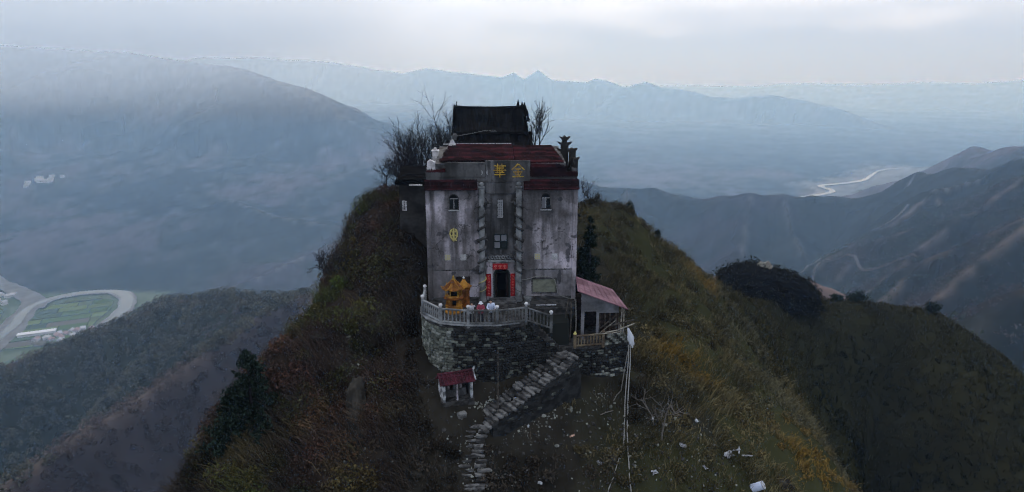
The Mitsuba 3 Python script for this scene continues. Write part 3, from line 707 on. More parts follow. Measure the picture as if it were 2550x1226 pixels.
# eaves between the storeys and the parapet
for n, (x0, x1) in enumerate(((-5.34, -1.70), (1.52, 5.36))):
    e = part(temple, 'eave_roof', box(x0 + .02, x1 - .02, -.25, -.02, 7.76, 7.84, .02), 'concrete')
    for k in range(5):
        part(e, 'tile_course', xf(box(x0, x1, -.11, .11, -.028, .028, .02), (0, -.38 + .085 * k, 7.90 + .125 * k), 0, (.75, 0)), 'red_tile' if k % 2 == 0 else 'red_tile_dark')
part(temple, 'parapet_core', box(-5.2, 5.25, .02, .25, 8.31, 8.66, .02), 'plaster_dark')
part(temple, 'parapet', panel([(-5.25, 8.665), (-1.15, 8.665), (-1.15, 9.66), (-3.86, 9.66), (-3.86, 9.0), (-5.25, 9.0)], -.03, .28), 'plaster_dark', label='low grey parapet left of the gold characters')
part(temple, 'parapet', panel([(1.98, 8.665), (5.30, 8.665), (5.30, 8.98), (4.5, 8.98), (4.5, 9.3), (1.98, 9.3)], -.03, .28), 'red_tile_dark', label='dark red stained parapet right of the gold characters')
part(temple, 'name_panel', box(-1.12, 1.96, -.10, .20, 8.32, 9.80, .02), 'plaster_dark', label='raised panel that carries the two gold characters')
part(temple, 'name_panel_base', box(-1.12, 1.44, -.05, .095, 7.5, 8.31, .02), 'plaster_dark')
for k in range(3):
    part(temple, 'parapet_tile_course', box(1.98 + .02 * k, 4.55 - .25 * k, -.05 + .07 * k, .33, 9.31 + .075 * k, 9.38 + .075 * k, .02), 'red_tile')
    part(temple, 'parapet_tile_course', box(-5.22 + .5 * k, -3.90, -.05 + .05 * k, .33, 9.01 + .075 * k, 9.08 + .075 * k, .02), 'red_tile')
JIN = [((0, .5), (-.5, .08)), ((0, .5), (.5, .08)), ((-.20, .13), (.20, .13)), ((-.33, -.10), (.33, -.10)), ((0, .13), (0, -.42)), ((-.24, -.18), (-.14, -.34)), ((.24, -.18), (.14, -.34)), ((-.45, -.45), (.45, -.45))]
HUA = [((-.46, .36), (.46, .36)), ((-.18, .5), (-.18, .26)), ((.18, .5), (.18, .26)), ((-.32, .19), (.32, .19)), ((-.5, .03), (.5, .03)), ((-.2, .19), (-.2, -.13)), ((.2, .19), (.2, -.13)), ((-.34, -.13), (.34, -.13)), ((-.43, -.29), (.43, -.29)), ((0, .3), (0, -.5))]
part(temple, 'gold_character', join(*strokes(HUA, -.14, 9.10, .84, .92, -.125, .075, .05)), 'gold', label='gold left character of the temple name')
part(temple, 'gold_character', join(*strokes(JIN, 1.12, 9.10, .84, .92, -.125, .075, .05)), 'gold', label='gold right character of the temple name')
for x, q in ((-1.45, 1), (-.93, -1)):
    part(temple, 'broken_stroke', tube([(x + q * .10 * math.cos(u), -.13 if x > -1.1 else -.06, 8.98 + .17 * math.sin(u)) for u in np.linspace(-1.2, 1.2, 7)], [.02, .03, .04, .045, .04, .03, .01], 5), 'frame_pale')

# stepped red roof behind the parapet
part(temple, 'roof_deck', xf(box(-4.60, 4.50, 0, 5.3, -.5, -.05, .02), (0, .36, 9.60), 0, (.135, 0)), 'concrete')
for k in range(8):
    y, z = .42 + .62 * k, 9.62 + .088 * k
    xl = -4.35 + .09 * k + rng.uniform(-.12, .12)
    part(temple, 'roof_course', xf(box(xl, .92, 0, .66, -.07, .05, .03), (0, y, z + .12), 0, (.10, 0)), 'red_tile' if k % 2 else 'red_tile_dark')
    part(temple, 'roof_course', xf(box(.95, 4.35 - .05 * k, 0, .66, -.07, .05, .03), (0, y, z), 0, (.10, 0)), 'red_tile_dark' if k % 2 else 'red_tile')
part(temple, 'roof_edge', tube([(-4.3, 5.36, 10.44), (-2, 5.36, 10.45), (.9, 5.36, 10.46)], .05, 6), 'frame_pale')

# white stepped gable ends on the left side, dark ones on the right
def gable_post(x0, x1, y0, y1, z0, z1, mat, cap=True):
    m = part(temple, 'gable_post', box(x0, x1, y0, y1, z0, z1, .03), mat)
    if cap:
        part(m, 'cap', join(box(x0 - .07, x1 + .07, y0 - .07, y1 + .07, z1 + .003, z1 + .08, .03), tm(trimesh.creation.icosphere(1, .12).apply_translation(((x0 + x1) / 2, (y0 + y1) / 2, z1 + .17)))), mat)
    return m
part(temple, 'white_gable', panel([(-5.23, 8.85), (-4.98, 8.85), (-4.90, 9.30), (-4.72, 8.92), (-4.56, 8.92), (-4.62, 9.62), (-4.98, 9.80), (-5.16, 9.66)], .55, .95), 'white_paint', label='white-painted stepped gable end at the left roof edge')
gable_post(-4.94, -4.52, 2.5, 3.0, 9.0, 10.18, 'white_paint')
part(temple, 'white_gable', panel([(-4.05, 9.9), (-3.42, 9.9), (-3.34, 10.45), (-3.55, 10.85), (-3.72, 10.75), (-3.86, 10.4), (-4.0, 10.25)], 4.8, 5.15), 'white_paint', label='white-painted gable tip nearest the black roof')
part(temple, 'gable_wall', box(-5.24, -4.96, .4, 5.2, 8.91, 9.15, .03), 'plaster_dark')
part(temple, 'gable_wall', box(4.99, 5.27, .4, 5.2, 8.91, 9.2, .03), 'concrete')
g = part(temple, 'stepped_finial', box(4.42, 4.98, 2.9, 3.3, 9.0, 10.55, .04), 'plaster_black', label='dark stepped gable finial with upturned tips at the right roof edge')
for k, (zz, hw) in enumerate(((10.10, .50), (10.56, .42), (10.95, .30))):
    part(g, 'upturned_cap', panel([(4.70 - hw, zz + .10), (4.70 - hw - .10, zz + .24), (4.70 - hw * .5, zz + .15), (4.70, zz + .30), (4.70 + hw * .5, zz + .15), (4.70 + hw + .10, zz + .24), (4.70 + hw, zz + .10), (4.70 + hw * .6, zz - .02), (4.70 - hw * .6, zz - .02)], 2.80 - .01 * k, 3.40 + .01 * k), 'plaster_black')
part(g, 'neck', box(4.52, 4.88, 2.95, 3.25, 10.56, 11.12, .05), 'plaster_black')
for (x, y, z0, z1, w) in ((5.08, 1.5, 9.1, 10.32, .22), (5.20, .75, 8.9, 9.75, .16)):
    g = part(temple, 'stepped_finial', box(x - w, x + w, y - .25, y + .25, z0, z1, .04), 'plaster_black')
    part(g, 'upturned_cap', panel([(x - w - .12, z1 + .16), (x - w * .5, z1 + .1), (x, z1 + .20), (x + w * .5, z1 + .1), (x + w + .12, z1 + .16), (x + w, z1), (x - w, z1)], y - .32, y + .32), 'plaster_black')

# cables along the front
solo('cable', tube([(1.38, -.36, 1.36), (1.7, -.16, 1.30), (2.0, -.1, 1.33), (2.35, -.1, 1.46), (2.9, -.1, 1.50), (3.5, -.1, 1.42), (3.78, -.1, 1.25), (3.92, -.12, .7), (4.02, -.14, .2), (4.3, -.2, .02), (4.75, -.3, -.12), (5.2, -.35, -.15)], .025, 5), 'cable', 'pale cable looped over the olive board on the temple front', 'cable', smooth=True)

# ------------------------------------------------------------------ the hall with the black roof
hall = thing('temple_hall', 'rear hall with a steep black tiled roof and ridge finials above the temple front', 'temple hall')
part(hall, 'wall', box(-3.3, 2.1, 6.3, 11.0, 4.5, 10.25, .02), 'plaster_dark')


def tiled_slope(x0, x1, y0, z0, y1, z1, sag=.16, pitch=.24):
    n = max(2, int((x1 - x0) / pitch))
    xs = np.linspace(x0, x1, n * 4 + 1)
    ts = np.linspace(0, 1, 15)
    X, Tt = np.meshgrid(xs, ts, indexing='ij')
    rib = .045 * np.abs(np.sin((X - x0) / (x1 - x0) * n * np.pi)) + .02 * ((Tt * 14) % 1)
    Y = y0 + (y1 - y0) * Tt
    Z = z0 + (z1 - z0) * Tt - sag * np.sin(Tt * np.pi) + rib
    k, m = X.shape
    top = np.stack([X, Y, Z], -1).reshape(-1, 3)
    bot = np.stack([X, Y, Z - .14 - rib], -1).reshape(-1, 3)
    i, j = np.meshgrid(np.arange(k - 1), np.arange(m - 1), indexing='ij')
    q = np.stack([i * m + j, (i + 1) * m + j, (i + 1) * m + j + 1, i * m + j + 1], -1).reshape(-1, 4)
    f = np.vstack([q[:, [0, 1, 2]], q[:, [0, 2, 3]]])
    e0 = np.arange(k - 1) * m
    N = k * m
    front = np.vstack([np.stack([e0, e0 + N, e0 + m + N], 1), np.stack([e0, e0 + m + N, e0 + m], 1)])
    return np.vstack([top, bot]), np.vstack([f, f[:, ::-1] + N, front])


part(hall, 'lower_roof', tiled_slope(-3.62, 2.62, 5.7, 10.14, 8.0, 11.18), 'black_tile')
part(hall, 'upper_roof', tiled_slope(-3.50, 2.22, 7.4, 11.20, 11.0, 12.92), 'black_tile')
part(hall, 'rear_roof', xf(box(-3.5, 2.2, 0, 3.6, -.08, 0, .02), (0, 11.05, 12.90), 0, (-.5, 0)), 'black_tile')
part(hall, 'ridge', tube([(-3.62, 11.02, 13.06), (-3.0, 11.02, 12.98), (-.7, 11.02, 12.95), (1.3, 11.02, 12.98), (2.0, 11.02, 13.06)], .12, 8), 'black_tile', smooth=True)
part(hall, 'eave_beam', tube([(-3.6, 5.68, 10.10), (-.6, 5.66, 10.08), (2.6, 5.68, 10.10)], .05, 6), 'slab')
for sx, xs in ((1, 2.18), (-1, -3.60)):
    gw = part(hall, 'gable_wall', box(xs - .12, xs + .12, 7.6, 11.1, 9.5, 11.0, .03), 'concrete')
    for k in range(6):
        y = 7.5 + .62 * k
        zt = 11.25 + .30 * k + (.34 if sx > 0 else .16)
        part(gw, 'gable_step', box(xs - .13, xs + .13, y, y + .66, 10.9, zt, .04), 'black_tile')
        part(gw, 'tip', tube([(xs, y + .05, zt), (xs + .02 * sx, y - .05, zt + .10), (xs + .04 * sx, y - .10, zt + .34)], [.12, .09, .02], 5), 'black_tile')
    for k, (dx, dz, h) in enumerate(((-.22, 0, .62), (.10, -.08, .54), (.36, -.30, .52), (.50, -.66, .50), (.58, -1.1, .5)) if sx > 0 else ((.05, 0, .48), (-.12, -.1, .30))):
        part(hall, 'ridge_finial', tube([(xs - .25 * (sx > 0) + dx + .1 * (sx < 0), 11.02, 12.92 + dz), (xs - .25 * (sx > 0) + dx * 1.1 + .1 * (sx < 0), 11.02, 13.1 + dz), (xs - .25 * (sx > 0) + dx * 1.0 + .1 * (sx < 0), 11.0, 13.02 + dz + h)], [.17 if sx > 0 else .08, .15 if sx > 0 else .05, .03], 6), 'black_tile')
for k in range(2):
    part(hall, 'corner_ridge', tube([(-3.55 + 6.1 * k, 5.8, 10.32), (-3.52 + 5.95 * k, 7.0, 10.75), (-3.45 + 5.7 * k, 7.9, 11.22)], .09, 6), 'black_tile', smooth=True)
solo('cable', tube([(-3.3, 6.9, 10.95), (-2.2, 7.3, 11.10), (-1.2, 7.45, 11.3), (-.2, 7.4, 11.28)], .02, 5), 'rope', 'thin pale cable lying across the black hall roof', 'cable', smooth=True)
solo('ball_ornament', lathe([(0, -.2), (.12, -.18), (.10, -.05), (.17, .05), (.2, .15), (.15, .27), (0, .32)], 12, (-3.42, 6.0, 10.9)), 'concrete', 'grey ball ornament at the left corner of the black hall roof', 'ornament', smooth=True)

# ------------------------------------------------------------------ the side wing on the left, the lean-to behind on the right
wing = thing('side_wing', 'low dark set-back wing with a flat dark roof at the left of the temple', 'building')
part(wing, 'wall', panel(rect(-7.5, -5.27, 2.5, 7.70), 3.0, 3.3, [rect(-7.28, -6.98, 5.80, 6.50)]), 'plaster_black')
part(wing, 'side_wall', box(-7.5, -7.2, 3.31, 8.0, 1.5, 7.68, .02), 'plaster_black')
part(wing, 'roof', xf(box(-7.75, -5.28, -.3, 5.4, -.10, .12, .04), (0, 2.9, 7.86), 0, (.09, 0)), 'black_tile')
for k in range(3):
    part(wing, 'roof_course', xf(box(-7.70 + .15 * k, -5.29, 0, .7, -.02, .10, .03), (0, 2.75 + .7 * k, 8.02 + .09 * k), 0, (.10, 0)), 'black_tile')
w = part(wing, 'window', panel(rect(-7.30, -6.96, 5.78, 6.52), 2.96, 3.06, [rect(-7.26, -7.0, 5.83, 6.47)]), 'white_paint', label='small white window in the wing')
part(w, 'pane', box(-7.25, -7.01, 3.06, 3.08, 5.84, 6.46, .003), 'white_paint')
part(w, 'bar', box(-7.16, -7.12, 3.0, 3.05, 5.83, 6.47, .005), 'frame_dark')
solo('pale_beam', box(-6.62, -5.68, 1.95, 2.05, 7.78, 7.88, .02), 'white_paint', 'pale horizontal pole sticking out under the wing roof left of the temple', 'pole')
lean = thing('lean_to', 'narrow dark lean-to with a peaked roof end behind the right corner of the temple', 'outbuilding')
part(lean, 'wall', box(5.30, 6.05, 5.6, 8.2, -2.0, 4.75, .02), 'plaster_dark')
part(lean, 'roof', xf(box(0, 1.25, 5.35, 8.4, -.06, .05, .02), (5.33, 0, 5.45), 0, (0, .62)), 'black_tile')
part(lean, 'roof_patch', xf(box(.12, .8, 5.30, 5.55, .055, .12, .02), (5.33, 0, 5.45), 0, (0, .62)), 'white_paint', label='whitish patch on the lean-to roof end')


# ------------------------------------------------------------------ terrace, retaining wall, railings, stairs
EDGE = [(-5.45, -.2), (-5.60, -1.6), (-5.47, -2.85), (-4.95, -3.95), (-4.14, -4.71), (-3.25, -5.02), (-2.35, -5.16), (-.48, -5.24), (1.43, -4.72)]
LAND = [(1.43, -4.72), (3.15, -4.25), (4.55, -4.15), (6.73, -3.95), (8.75, -3.3)]
scene['terrace_floor'] = mikit.ply(slab_poly(EDGE + [(1.43, -2.2), (5.2, -1.9), (5.2, -.02), (-5.3, -.02)], -.75, -.25), 'm_slab_dark')
labels['terrace_floor'] = {'label': 'grey paved terrace in front of the temple door', 'kind': 'structure'}
scene['landing_floor'] = mikit.ply(slab_poly([(3.3, -4.2), (4.55, -4.1), (6.73, -3.9), (8.7, -3.25), (8.7, .6), (5.34, .6), (5.34, -2.4), (3.3, -2.5)], -2.75, -2.35), 'm_slab_dark')
labels['landing_floor'] = {'label': 'dark landing between the stairs and the shed', 'kind': 'structure'}

wall = thing('retaining_wall', 'rough stone retaining wall with a rounded bastion under the temple terrace', 'retaining wall')
def densify(pts, step):
    out = []
    for a, b in zip(pts[:-1], pts[1:]):
        n = max(1, int(math.dist(a, b) / step))
        out += [(a[0] + (b[0] - a[0]) * k / n, a[1] + (b[1] - a[1]) * k / n) for k in range(n)]
    return np.array(out + [pts[-1]])
_e = densify(EDGE + [(3.1, -4.30), (4.35, -4.12)], .05)
_s = np.concatenate([[0], np.cumsum(np.linalg.norm(np.diff(_e, axis=0), axis=1))])
_tan = np.gradient(_e, axis=0); _tan /= np.linalg.norm(_tan, axis=1, keepdims=True)
for k in range(3): _tan = np.vstack([_tan[:1], (_tan[:-2] + _tan[1:-1] + _tan[2:]) / 3, _tan[-1:]])
def on_edge(s):
    x, y = np.interp(s, _s, _e[:, 0]), np.interp(s, _s, _e[:, 1])
    return x, y, math.atan2(np.interp(s, _s, _tan[:, 1]), np.interp(s, _s, _tan[:, 0]))
core = slab_poly([(x * .985, y + .10) for x, y in EDGE + [(3.0, -3.95), (4.5, -3.7)]] + [(4.5, -.1), (-5.3, -.1)], -6.2, -.76)
part(wall, 'wall_core', core, 'mortar')
stones, rest = [], []
z, row = -.52, 0
while z > -5.9:
    h = rng.uniform(.13, .22)
    s = rng.uniform(0, .2)
    while s < _s[-1] - .15:
        L = rng.uniform(.20, .48)
        x, y, a = on_edge(s + L / 2)
        if x > 1.3 and z > -.62 - .72 * (x - 1.43): s += L; continue
        out = rng.uniform(-.03, .035)
        if z - h < gz(x, y - .2) - .45: s += L; continue
        m = xf(box(-L / 2 + .012, L / 2 - .012, -.10 - out, .10, -h / 2 + .010, h / 2 - .010, .03), (x, y, z - h / 2), a + rng.normal(0, .05), (rng.normal(0, .06), rng.normal(0, .05)))
        bastion = s < 5.7
        stones.append((bastion, -abs(s - 3.7), m))
        s += L
    z -= h + .012
stones.sort(key=lambda q: (-q[0], -q[1]))
for k, (b, _, m) in enumerate(stones[:300]):
    part(wall, 'stone', m, ('stone_a', 'stone_b', 'stone_c', 'stone_a')[k * 7 % 4] if b else ('stone_dark', 'stone_dark', 'stone_b')[k % 3])
rest = [m for _, _, m in stones[300:]]
part(wall, 'small_stones', join(*rest[0::9]), 'stone_b', kind='stuff') if rest else None
part(wall, 'dark_stones', join(*[m for k, m in enumerate(rest) if k % 9]), 'stone_dark', kind='stuff', label='darkened stones of the front of the wall')
part(wall, 'coping', join(*[xf(box(-L / 2, L / 2, -.16, .14, -.09, .0, .02), (*on_edge(s + L / 2)[:2], -.20), on_edge(s + L / 2)[2]) for s, L in [(q * .60 + .02, .585) for q in range(int(_s[-1] / .60)) if on_edge(q * .60 + .6)[0] < 1.5]]), 'rail_white')


def railing(name, label, pts, zs, mat, posts=None, h=.98, spacing=.235, cap='ball', top=.10):
    t = thing(name, label, 'railing')
    for k, (p, z) in enumerate(zip(pts, zs)):
        q = part(t, 'post', box(p[0] - .095, p[0] + .095, p[1] - .095, p[1] + .095, z - .25, z + h + .06, .02), mat if posts is None else posts[k])
        if cap == 'ball':
            part(q, 'ball', lathe([(0, 0), (.08, .0), (.07, .05), (.125, .11), (.13, .17), (.09, .25), (0, .28)], 12, (p[0], p[1], z + h + .065)), 'white_paint', smooth=True)
        elif cap == 'point':
            part(q, 'pointed_cap', lathe([(.12, 0), (.13, .05), (.05, .18), (0, .26)], 8, (p[0], p[1], z + h + .065)), 'gold_ink' if k == 0 else mat)
    for (a, za), (b, zb) in zip(zip(pts[:-1], zs[:-1]), zip(pts[1:], zs[1:])):
        L, ang, sl = math.dist(a, b), math.atan2(b[1] - a[1], b[0] - a[0]), (zb - za)
        def beam(z0, z1, w):
            v, f = box(-L / 2 + .10, L / 2 - .10, -w / 2, w / 2, z0, z1, .02)
            v = v.copy(); v[:, 2] += v[:, 0] / L * sl
            return xf((v, f), ((a[0] + b[0]) / 2, (a[1] + b[1]) / 2, (za + zb) / 2), ang)
        if posts is not None: mat = posts[[tuple(q) for q in pts].index(tuple(b))]
        part(t, 'top_rail', beam(h - .10, h, .15), mat)
        part(t, 'bottom_rail', beam(.02, .12, .17), mat)
        n = max(2, int((L - .25) / spacing))
        for k in range(n):
            u = (.13 + (L - .26) * (k + .5) / n) / L
            part(t, 'baluster', lathe([(.045, .123), (.045, .2), (.06, .25), (.038, .32), (.055, .45), (.062, .55), (.045, .68), (.034, .76), (.055, .8), (.05, h - .103)], 6, (a[0] + (b[0] - a[0]) * u, a[1] + (b[1] - a[1]) * u, za + sl * u)), mat, smooth=50)
    return t


railing('balustrade', 'grey white balustrade with ball finials round the terrace edge', [(-5.50, -.55), (-5.47, -2.85), (-4.14, -4.71), (-2.35, -5.16), (-.48, -5.24), (1.43, -4.72), (3.12, -4.28)], [-.2, -.2, -.2, -.2, -.2, -.2, -.95], 'rail_white', posts=['rail_white'] * 4 + ['rail_dim'] * 3)
railing('balustrade', 'brown painted low railing with a yellow post cap on the landing by the shed', [(4.78, -4.02), (6.73, -3.85)], [-2.35, -2.30], 'rail_brown', h=.82, spacing=.2, cap='point')

# low stone wall and supporting wall below the landing
lw_ = thing('landing_wall', 'dark masonry wall with patches of pale stones below the brown railing', 'retaining wall')
part(lw_, 'wall_core', slab_poly([(4.4, -4.0), (6.73, -3.82), (8.6, -3.15), (8.6, .5), (5.35, .5), (4.4, -2)], -7.2, -2.76), 'mortar')
zz, k = -2.45, 0
ll = densify([(4.42, -4.08), (6.73, -3.90), (8.66, -3.22)], .05)
ls = np.concatenate([[0], np.cumsum(np.linalg.norm(np.diff(ll, axis=0), axis=1))])
pale = []
while zz > -6.6:
    h = rng.uniform(.14, .22); s = rng.uniform(0, .2)
    while s < ls[-1] - .2:
        L = rng.uniform(.22, .5)
        x, y = np.interp(s + L / 2, ls, ll[:, 0]), np.interp(s + L / 2, ls, ll[:, 1])
        a = math.atan2(np.interp(s + L, ls, ll[:, 1]) - np.interp(s, ls, ll[:, 1]), np.interp(s + L, ls, ll[:, 0]) - np.interp(s, ls, ll[:, 0]))
        if zz - h > gz(x, y - .25) - .4:
            m = xf(box(-L / 2 + .012, L / 2 - .012, -.09 - rng.uniform(-.03, .05), .1, -h / 2 + .01, h / 2 - .01, .03), (x, y, zz - h / 2), a + rng.normal(0, .04), (rng.normal(0, .05), 0))
            f = meshkit.fbm(np.array([x * .9, zz * .9, 3.0]), 3, seed=61)
            part(lw_, 'stone', m, 'stone_c' if f > .60 and rng.random() < .5 else ('stone_b' if rng.random() < .10 else 'stone_dark'))
        s += L
    zz -= h + .012
pw = thing('parapet_wall', 'low pale dry stone parapet right of the brown railing', 'wall')
for k in range(26):
    u, lv = (k % 7) / 7 + .04 * (k // 7), k // 7
    part(pw, 'stone', xf(box(-.14, .14, -.12, .12, -.085, .085, .03), (6.95 + 1.65 * u, -3.78 + .55 * u, -2.26 + .175 * lv), .28 + rng.normal(0, .1), (rng.normal(0, .08), rng.normal(0, .08))), ('stone_c', 'stone_b', 'stone_dark')[k % 3])


def flagstone(L, W, H, seed):
    """An uneven flat stone, L along x."""
    r = np.random.default_rng(seed)
    n = 8
    a = np.sort(np.linspace(0, 2 * np.pi, n, endpoint=False) + r.normal(0, .16, n))
    q = np.stack([np.sign(np.cos(a)) * np.abs(np.cos(a)) ** .5 * L / 2, np.sign(np.sin(a)) * np.abs(np.sin(a)) ** .5 * W / 2], 1) * r.uniform(.82, 1.06, (n, 1))
    ring = lambda s, z: np.concatenate([q * s, np.full((n, 1), z) + r.normal(0, H * .05, (n, 1))], 1)
    v = np.vstack([ring(.96, -H), ring(1.0, -H * .15), ring(.94, 0), [[0, 0, -H], [0, 0, 0]]])
    k = np.arange(n); k2 = (k + 1) % n
    f = [np.stack([k + o, k2 + o, k2 + o + n], 1) for o in (0, n)] + [np.stack([k + o, k2 + o + n, k + o + n], 1) for o in (0, n)] + [np.stack([k2 + 2 * n, k * 0 + 3 * n + 1, k + 2 * n], 1)[:, ::-1], np.stack([k, k * 0 + 3 * n, k2], 1)[:, ::-1]]
    return v, np.vstack(f)


st = thing('terrace_stairs', 'short dark stairs going down from the terrace to the landing', 'staircase')
for k in range(10):
    u = (k + .5) / 10
    part(st, 'step', xf(box(-.16, .16, -.55, .55, -.5, 0, .015), (1.75 + 1.75 * u, -3.85 + .35 * u, -.25 - 2.1 * (k + 1) / 11), .2), 'slab_dark')
st = thing('stone_staircase', 'long stairs of broken stone slabs climbing from the shrine to the landing', 'staircase')
top, bot = np.array([4.45, -4.75, -2.40]), np.array([-1.85, -8.45, -5.62])
dirn = (bot - top)[:2] / np.linalg.norm((bot - top)[:2]); ang = math.atan2(dirn[1], dirn[0]) + math.pi / 2
NS = 25
for k in range(NS):
    c = top + (bot - top) * (k + .5) / NS
    cut = rng.uniform(-.25, .25)
    for side, xa, xb in ((-1, -1.0 - rng.uniform(-.10, .16), cut - .015), (1, cut + .015, 1.0 + rng.uniform(-.10, .16))):
        if rng.random() < .05: continue
        L, off = xb - xa, (xa + xb) / 2
        p = c + np.array([math.cos(ang) * off, math.sin(ang) * off, rng.normal(0, .018)])
        part(st, 'step', xf(flagstone(L, rng.uniform(.30, .40), .15, 100 + 2 * k + (side > 0)), p, ang + rng.normal(0, .07), (rng.normal(0, .05), rng.normal(0, .05))), ('slab', 'slab_dark', 'slab_dark', 'slab')[(k * 5 + side) % 4] if side < 0 else ('slab', 'slab', 'slab_dark', 'slab')[k % 4])
b0, b1 = np.array([4.5, -4.85]), np.array([-1.35, -8.1])
nrm = np.array([dirn[1], -dirn[0]]); nrm = nrm if nrm[1] < 0 else -nrm
w0 = [(*(b0 + nrm * 1.0), -2.55), (*(b1 + nrm * 1.0), -5.50), (*(b1 - nrm * 1.0), -5.50), (*(b0 - nrm * 1.0), -2.55)]
V = np.array(w0 + [(x, y, -7.2) for x, y, _ in w0])
part(st, 'stair_bed', (V, np.array([[0, 3, 2], [0, 2, 1], [0, 1, 5], [0, 5, 4], [1, 2, 6], [1, 6, 5], [2, 3, 7], [2, 7, 6], [3, 0, 4], [3, 4, 7]])), 'stone_dark')
for k in range(44):
    u = (k + .5) / 44
    p = top + (bot - top) * u
    lv = rng.integers(0, 5)
    q = np.array([*(b0 + (b1 - b0) * u + nrm * 1.0), p[2] - .30 - .22 * lv])
    part(st, 'side_stone', xf(box(-.17, .17, -.08, .06, -.09, .09, .03), q, math.atan2(dirn[1], dirn[0]) + rng.normal(0, .06), (rng.normal(0, .08), rng.normal(0, .1))), 'stone_dark' if k % 7 else 'stone_b')

pth = thing('slab_path', 'narrow path of rough stone slabs running down the slope below the shrine', 'stepped path')
for k in range(24):
    y = -8.75 - .235 * k
    x = -2.05 - .12 * math.sin(k * .45) - .012 * k + (0.30 - .05 * k if k < 6 else 0)
    for side in ((-1, 1) if k % 3 else (-.5, 1.2)):
        L = rng.uniform(.62, .88) if abs(side) == 1 else rng.uniform(.5, 1.1)
        p = (x + side * .42 + rng.normal(0, .05), y + rng.normal(0, .03), gz(x, y) + .10)
        part(pth, 'slab', xf(flagstone(L, rng.uniform(.20, .31), .15, 300 + 4 * k + int(side * 2)), p, rng.normal(0, .12), (rng.normal(0, .08), rng.normal(0, .06))), ('slab', 'slab_dark', 'slab', 'slab')[(k + int(side * 2)) % 4])

# ------------------------------------------------------------------ shrine, shed, incense burner
shr = thing('roadside_shrine', 'little shrine with a red tiled roof and a white side wall below the bastion', 'shrine')
SX = dict(loc=(-3.15, -7.0, -4.50), rotz=.31)
sp = lambda n, m, mat, **k: part(shr, n, xf(m, **SX), mat, **k)
sp('base', box(-1.05, 1.05, -.62, .70, -.35, .12, .03), 'slab_dark')
sp('side_wall', (lambda m: (m[0][:, [1, 0, 2]] + [-.98, 0, 0], m[1][:, ::-1]))(panel([(-.58, .123), (.60, .123), (.60, 1.30), (.0, 1.75), (-.58, 1.25)], 0, .15)), 'shrine_white', label='whitewashed side wall of the shrine')
sp('side_wall', (lambda m: (m[0][:, [1, 0, 2]] + [.83, 0, 0], m[1][:, ::-1]))(panel([(-.10, .123), (.60, .123), (.60, 1.30), (.0, 1.75), (-.10, 1.6)], 0, .14)), 'plaster_dark')
sp('back_wall', box(-.82, .82, .46, .60, .123, 1.35, .02), 'dark_wood')
sp('pillar', box(.80, .97, -.55, -.40, .123, 1.24, .02), 'shrine_white')
sp('pillar', box(-.10, .02, -.52, -.42, .123, 1.24, .02), 'plaster')
sp('altar', box(-.7, .7, .05, .42, .123, .62, .02), 'plaster_dark')
for k in range(3):
    sp('idol', lathe([(0, 0), (.09, 0), (.11, .12), (.07, .26), (.035, .30), (.055, .37), (.0, .44)], 8, (-.45 + .4 * k, .22, .625)), 'plaster' if k != 1 else 'rail_white')
def slope_box(x0, x1, y0, y1, z0, a): return xf(box(x0, x1, y0, y1, 0, .05, .015), (0, 0, z0), 0, (a, 0))
rf = sp('roof', xf(box(-1.15, 1.12, -.80, .0, -.04, .02, .015), (0, .02, 1.77), 0, (.66, 0)), 'shrine_tile')
sp('roof', xf(box(-1.15, 1.12, 0, .80, -.04, .02, .015), (0, -.02, 1.77), 0, (-.66, 0)), 'shrine_tile')
for k in range(10):
    x = -1.10 + .24 * k
    for q in (-1, 1):
        part(rf, 'tile_row', xf(xf(tube([(x, 0.02 * q, .03), (x, q * .80, .03)], .05, 6), (0, 0, 1.77), 0, (-.66 * q, 0)), **SX), 'shrine_tile', smooth=40)
for k in range(3):
    part(rf, 'tile_edge', xf(xf(box(-1.14, 1.11, -.27 * (k + 1) - .01, -.27 * (k + 1) + .015, .03, .075, .01), (0, .02, 1.77), 0, (.66, 0)), **SX), 'shrine_tile')
sp('ridge', tube([(-1.17, 0, 1.83), (0, 0, 1.80), (1.14, 0, 1.84)], .075, 7), 'shrine_tile')
sp('ridge_end', tube([(1.10, 0, 1.82), (1.20, 0, 1.92), (1.22, 0, 2.05)], [.08, .07, .03], 6), 'shrine_white', label='broken white ridge end')
sp('barge_board', tube([(1.13, -.02, 1.86), (1.13, -.35, 1.62), (1.13, -.62, 1.40)], .045, 5), 'shrine_white')
solo('pale_block', xf(box(-.28, .28, -.2, .2, -.12, .25, .05), (-2.75, -8.35, -5.0), .4), 'slab', 'pale broken block lying in front of the little shrine', 'block')

shed = thing('shed', 'tumbledown shed with a sloping pink metal roof at the right of the temple', 'shed')
def on_roof(x): return 1.47 - (x - 5.0) * .375
RV = np.array([(4.98, -3.42), (8.40, -3.62), (8.05, .12), (5.32, .12)])
rt = np.array([(x, y, on_roof(x) - (.05 if y < -1 else -.05)) for x, y in RV])
part(shed, 'roof', (np.vstack([rt, rt - [0, 0, .06]]), np.array([[0, 1, 2], [0, 2, 3], [4, 6, 5], [4, 7, 6], [0, 4, 5], [0, 5, 1], [1, 5, 6], [1, 6, 2], [2, 6, 7], [2, 7, 3], [3, 7, 4], [3, 4, 0]])), 'pink_metal', label='sloping pink metal sheet roof')
for k in range(8):
    u = (k + .3) / 8
    a, b = rt[0] + (rt[1] - rt[0]) * u, rt[3] + (rt[2] - rt[3]) * u
    part(shed, 'roof_rib', tube([a + [0, 0, .008], (a + b) / 2 + [0, 0, .008], b + [0, 0, .008]], .022, 5), 'pink_metal')
part(shed, 'edge_trim', tube([rt[1] + [0, -.02, -.02], (rt[1] + rt[0]) / 2 + [0, -.02, -.02], rt[0] + [0, -.02, -.02]], .035, 5), 'pink_metal')
